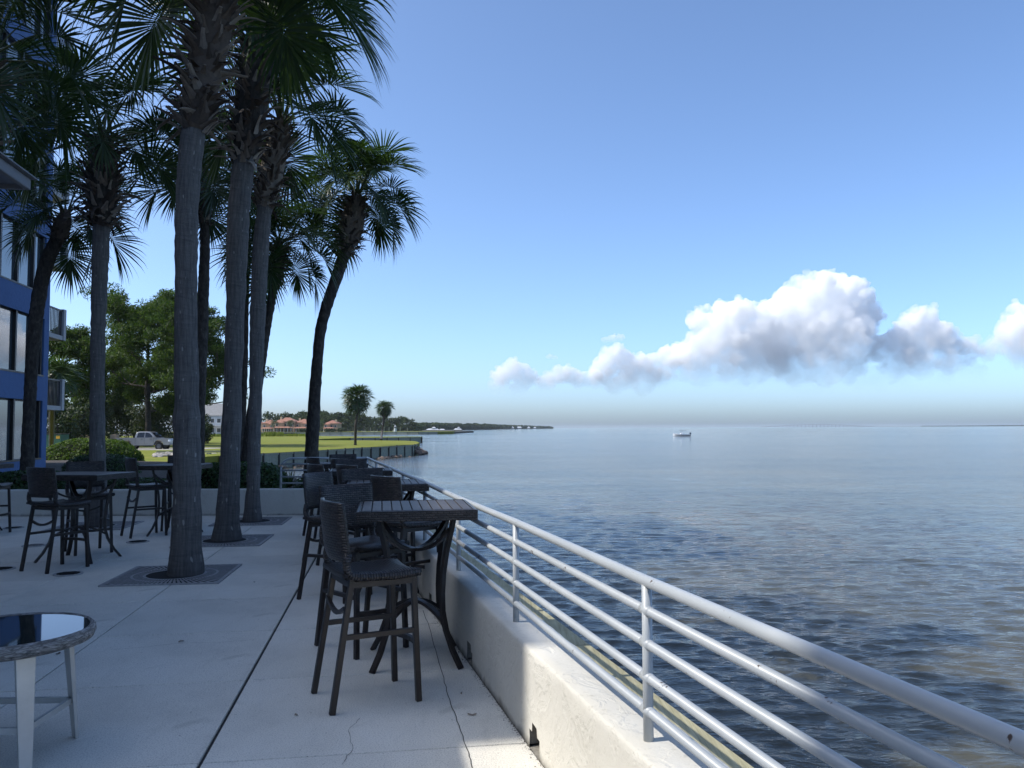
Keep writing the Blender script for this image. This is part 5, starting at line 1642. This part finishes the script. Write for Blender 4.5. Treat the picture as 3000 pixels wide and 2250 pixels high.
# moored boats and a little light tower in the marina behind the spit
lt = empty('light_tower', (at_y(1158, 1250, 470).x, 470, -1.2), 0, 'small white lighthouse on the far bulkhead end', 'lighthouse')
mb = MB(); mb.lathe([(1.1, 0), (.7, 3.0), (.9, 3.05), (.9, 3.2), (.5, 3.2)], 12); mb.build('tower', M['whitewall'], lt)
mb = MB(); mb.lathe([(.5, 3.2), (.5, 3.9)], 10); mb.build('lantern', M['wglass'], lt)
mb = MB(); mb.lathe([(.7, 3.9), (0, 4.5)], 10); mb.build('cap', M['metalroof'], lt)
mb = MB(); mb.box(-10, 6, -1, 3, -.6, 0); mb.build('mole', M['timber'], lt)
bulkhead('marina_bulkhead', [Vector((-42, 463, 0)), Vector((lt.location.x + 9, 468, 0))], -.7, 'long low bulkhead running out to the small lighthouse', 7, depth=1.3)
def hull_mesh(L, B, D):
    mb = MB(); n = 12
    for i in range(n + 1):
        f = i / n; x = -L / 2 + L * f
        w = B / 2 * (1 if f < .45 else max(.02, 1 - ((f - .45) / .55) ** 2.2))
        sh = D * (.82 + .30 * f ** 2)
        kz = -.25 + (.0 if f < .7 else (f - .7) / .3 * .55)
        mb.v += [(x, -w, sh), (x, -w * .96, sh * .5), (x, -w * .78, .05 + .2 * max(0, f - .6)), (x, 0, kz), (x, w * .78, .05 + .2 * max(0, f - .6)), (x, w * .96, sh * .5), (x, w, sh)]
    for i in range(n):
        for j in range(6): mb.f.append((i * 7 + j, (i + 1) * 7 + j, (i + 1) * 7 + j + 1, i * 7 + j + 1))
        mb.f.append((i * 7, i * 7 + 6, (i + 1) * 7 + 6, (i + 1) * 7))
    mb.f.append(tuple(range(7)))
    return mb
for i, px in enumerate((1069, 1092, 1104)):
    o = hull_mesh(6, 2.2, .8).build('hull', M['gelcoat'])
    root = empty('moored_boat', (at_y(px, 1250, 500 + i * 6).x, 500 + i * 6, WATER_Z), 0, 'small white boat moored in the marina behind the spit', 'boat', 'boats moored in the marina')
    o.parent = root
    mb = MB(); mb.box(-1.2, .6, -.7, .7, .9, 1.7); mb.build('cabin', M['whitewall'], root, bevel=.1)
rn = random.Random(4)
for i in range(14):
    px = 1050 + i * 11 + rn.uniform(-3, 3)
    mb = MB(); mb.tube([Vector((0, 0, -1)), Vector((0, 0, rn.uniform(2.0, 4.5)))], .16, 6); o = mb.build('mooring_pile', M['timber'])
    o.location = (at_y(px, 1250, 490).x, 490, WATER_Z); tag(o, 'mooring pile standing in the marina behind the spit', 'pile', 'mooring piles in the marina')

# motor boat out on the bay
BY = 308.0
bt = empty('motor_boat', (at_y(1996, 1265, BY).x, BY, H - (1272.5 - 1251.5) * BY / F), math.pi + .12, 'white centre console motor boat alone on the open bay', 'boat')
bt.location.z = WATER_Z - .02
hull_mesh(6.5, 2.4, .95).build('hull', M['gelcoat'], bt, smooth=False)
mb = MB()
for s in (1, -1): mb.sweep([Vector((-3.1, s * 1.2, .42)), Vector((-.3, s * 1.21, .45)), Vector((1.4, s * 1.03, .52)), Vector((2.7, s * .52, .66))], [(-.012, -.09), (.012, -.09), (.012, .09), (-.012, .09)])
mb.build('stripe', M['navy'], bt)
mb = MB(); mb.box(-.5, .35, -.42, .42, .3, 1.35); cs = mb.build('console', M['gelcoat'], bt, bevel=.08)
mb = MB(); mb.quad((.36, -.4, 1.35), (.36, .4, 1.35), (.1, .34, 1.75), (.1, -.34, 1.75)); mb.build('windscreen', M['carglass'], cs)
mb = MB(); mb.box(-1.5, .45, -.95, .95, 2.08, 2.17); mb.build('bimini_top', M['canvas'], bt, bevel=.03)
for x in (-1.3, .3):
    for s in (1, -1):
        mb = MB(); mb.tube([Vector((x * .7, s * .8, .8)), Vector((x, s * .9, 2.1))], .03, 6); mb.build('top_post', M['chrome'], bt)
mb = MB(); mb.box(-3.75, -3.2, -.25, .25, .35, 1.45); mb.build('outboard', M['navy'], bt, bevel=.08)
mb = MB(); mb.tube([Vector((2.9, -.3, .98)), Vector((3.05, 0, 1.55)), Vector((2.9, .3, .98))], .035, 6); mb.build('bow_rail', M['chrome'], bt)
mb = MB(); mb.tube([Vector((3.05, 0, 1.1)), Vector((3.1, 0, 2.0))], .03, 6); mb.build('bow_light_pole', M['gelcoat'], bt)

# long bridge on the horizon
BRY = 6400.0
xa, xb = at_y(2225, 1250, BRY).x, at_y(2560, 1250, BRY).x
br = empty('bridge', (xa, BRY, WATER_Z), 0, 'long low bridge with a raised middle on the horizon', 'bridge')
mb = MB(); N = 40
def bz(f): return 3.0 + 17.0 * max(0, math.sin(math.pi * f)) ** 1.4
pts = [Vector(((xb - xa) * i / N, 0, bz(i / N))) for i in range(N + 1)]
mb.sweep(pts, [(-6, -1.8), (6, -1.8), (6, 1.4), (-6, 1.4)]); mb.build('deck', M['bridge'], br)
for i in range(1, 30):
    f = i / 30
    mb = MB(); x = (xb - xa) * f; mb.box(x - 1.1, x + 1.1, -4, 4, -2, bz(f) - 1.0); mb.build('pier', M['bridge'], br)

# ---------------------------------------------------------------- clouds
CD = 17000.0
CK = CD / F
def vapour(name, dens, thin=0.0, z0=.1, z1=.6):
    """white vapour; the lower part of a bank is thinner than its heads"""
    m = Mat(name)
    m.n.remove(m.b)
    pv = m.new('ShaderNodeVolumePrincipled')
    pv.inputs['Color'].default_value = (1, 1, 1, 1)
    pv.inputs['Anisotropy'].default_value = 0
    if thin:
        sp_ = m.new('ShaderNodeSeparateXYZ'); m.l.new(m.coord('Generated'), sp_.inputs[0])
        mr = m.new('ShaderNodeMapRange', interpolation_type='SMOOTHSTEP')
        m.l.new(sp_.outputs[2], mr.inputs[0])
        mr.inputs[1].default_value = z0; mr.inputs[2].default_value = z1
        mr.inputs[3].default_value = thin; mr.inputs[4].default_value = dens
        nz = m.noise(m.coord('Object'), .0022, 4, .6)
        f = m.math('MULTIPLY', mr.outputs[0], m.ramp(nz, [(.38, (.25,) * 3), (.58, (1.4,) * 3)]))
        m.l.new(f, pv.inputs['Density'])
    else:
        pv.inputs['Density'].default_value = dens
    m.l.new(pv.outputs[0], m.out.inputs['Volume'])
    return m.m
M['cloud'] = vapour('cloud_vapour', .0058, .00045, .05, .9)
M['thin'] = vapour('thin_cloud_vapour', .0012, .0002, .1, .8)
M['soft'] = vapour('soft_cloud_vapour', .0045, .0002, .1, .8)
M['veil'] = vapour('veil_vapour', .00032, .00005, .1, .9)
def cloud(blobs, seed, label, mat='cloud', vox=42, amp=1.0, deep=.9):
    """blobs: (px, py, r px); grown into one billowing body"""
    rn = random.Random(seed)
    bm = bmesh.new()
    c0 = at_y(blobs[0][0], blobs[0][1], CD)
    for px, py, r in blobs:
        Y = CD + rn.uniform(-1, 1) * r * CK * .5
        c = at_y(px, py, Y) - c0
        bmesh.ops.create_icosphere(bm, subdivisions=3, radius=r * CK * .92, matrix=Matrix.Translation(c) @ Matrix.Diagonal((1, deep, .92, 1)))
        for k in range(24):
            d = Vector((rn.gauss(0, 1), rn.gauss(0, .8), abs(rn.gauss(0, .8)) - .15)).normalized()
            q = r * CK * rn.uniform(.11, .34)
            bmesh.ops.create_icosphere(bm, subdivisions=2, radius=q, matrix=Matrix.Translation(c + d * r * CK * .88))
    me = bpy.data.meshes.new('cloud'); bm.to_mesh(me); bm.free()
    o = bpy.data.objects.new('cloud', me); COL.objects.link(o)
    md = o.modifiers.new('remesh', 'REMESH'); md.mode = 'VOXEL'; md.voxel_size = vox * .52
    dg = bpy.context.evaluated_depsgraph_get()
    me2 = bpy.data.meshes.new_from_object(o.evaluated_get(dg))
    o.modifiers.clear(); o.data = me2; bpy.data.meshes.remove(me)
    n = len(me2.vertices)
    co = np.empty(n * 3); me2.vertices.foreach_get('co', co); co = co.reshape(-1, 3)
    no = np.empty(n * 3); me2.vertices.foreach_get('normal', no); no = no.reshape(-1, 3)
    nz = noise.noise
    for i in range(n):
        v = Vector(co[i])
        d = 190 * (abs(nz(v / 470)) - .22) + 130 * (abs(nz(v / 190)) - .22) + 85 * (abs(nz(v / 85)) - .2)
        co[i] += no[i] * d * amp
    me2.vertices.foreach_set('co', co.ravel()); me2.update()
    md = o.modifiers.new('remesh', 'REMESH'); md.mode = 'VOXEL'; md.voxel_size = vox * .52
    me3 = bpy.data.meshes.new_from_object(o.evaluated_get(bpy.context.evaluated_depsgraph_get()))
    o.modifiers.clear(); o.data = me3; bpy.data.meshes.remove(me2); me2 = me3
    me2.polygons.foreach_set('use_smooth', np.ones(len(me2.polygons), bool))
    me2.materials.clear(); me2.materials.append(M[mat]); me2.update()
    o.location = c0
    tag(o, label, 'cloud', 'cumulus clouds over the bay')
    return o
cloud([(2380, 860, 62), (2440, 835, 44), (2320, 880, 52), (2490, 880, 62), (2520, 930, 66), (2440, 940, 92), (2360, 960, 90), (2290, 915, 62), (2470, 1010, 88), (2380, 1040, 88), (2300, 1010, 82), (2420, 1075, 70), (2330, 1080, 66), (2490, 1070, 56)], 1, 'tallest billowing cumulus tower right of the middle of the bay')
cloud([(2050, 940, 42), (2110, 935, 48), (2180, 930, 56), (2230, 970, 60), (2110, 1000, 78), (2190, 1020, 85), (2050, 1030, 60), (2260, 1050, 74), (2020, 1070, 62), (2120, 1070, 66), (2200, 1090, 60), (2060, 1095, 50)], 2, 'broad cumulus mass left of the tallest cloud tower')
cloud([(1800, 1045, 36), (1850, 1070, 42), (1900, 1085, 40), (1950, 1060, 42), (1985, 1040, 42), (1770, 1090, 44), (1840, 1110, 42), (1930, 1105, 40), (1880, 1125, 44), (1800, 1130, 36)], 3, 'lower cumulus heads stepping down left of the broad mass', vox=36, amp=.8)
cloud([(1650, 1100, 34), (1690, 1110, 30), (1600, 1125, 34), (1740, 1115, 30)], 4, 'small low cumulus left of the stepping heads', 'soft', 32, .7)
cloud([(1505, 1085, 38), (1470, 1105, 34), (1545, 1105, 32), (1455, 1140, 30), (1520, 1140, 34)], 5, 'faint leftmost cloud low above the horizon', 'soft', 34, .7)
cloud([(2670, 960, 52), (2720, 975, 50), (2620, 1000, 46), (2770, 1005, 52), (2580, 1035, 40), (2690, 1030, 56), (2830, 1030, 44), (2640, 1050, 48), (2700, 1075, 50), (2780, 1065, 44), (2620, 1085, 40)], 6, 'separate cumulus cloud right of the tallest tower', vox=38, amp=.85)
cloud([(3010, 940, 62), (2960, 975, 46), (3070, 960, 90), (2930, 1010, 40), (3010, 1030, 66), (2890, 1035, 34)], 7, 'cumulus cloud cut off by the right picture edge', vox=40, amp=.9)
cloud([(2690, 925, 30), (2720, 915, 28), (2660, 935, 24)], 8, 'thin veil of cloud on top of the separate right cumulus', 'soft', 26, .6)
cloud([(1612, 1045, 11), (1624, 1050, 9)], 9, 'smallest detached cloud puff left of the cumulus row', 'soft', 12, .25)
cloud([(1795, 993, 18), (1815, 990, 13), (1775, 997, 12)], 10, 'small detached cloud puff above the stepping heads', 'soft', 14, .3)
cloud([(2060, 1105, 40), (2160, 1112, 48), (2280, 1108, 52), (2400, 1112, 54), (2520, 1104, 50), (2640, 1100, 44), (2760, 1096, 40), (2860, 1090, 36), (2220, 1090, 40), (2460, 1085, 44), (2340, 1120, 50), (2580, 1112, 46)], 11, 'flat hazy cloud base stretched under the cumulus row', 'veil', 44, 1.3)

# ---------------------------------------------------------------- haze
m = Mat('bay_haze')
m.n.remove(m.b)
pv = m.new('ShaderNodeVolumePrincipled')
pv.inputs['Color'].default_value = (.86, .93, 1.0, 1)
pv.inputs['Density'].default_value = .00006
pv.inputs['Anisotropy'].default_value = .3
m.l.new(pv.outputs[0], m.out.inputs['Volume'])
mb = MB(); mb.box(-13500, 13500, -13500, 13500, -3.6, 25.0)
hz = mb.build('haze', m.m)
tag(hz, 'pale sea haze over the bay', 'haze', kind='stuff')
hz.display_type = 'WIRE'
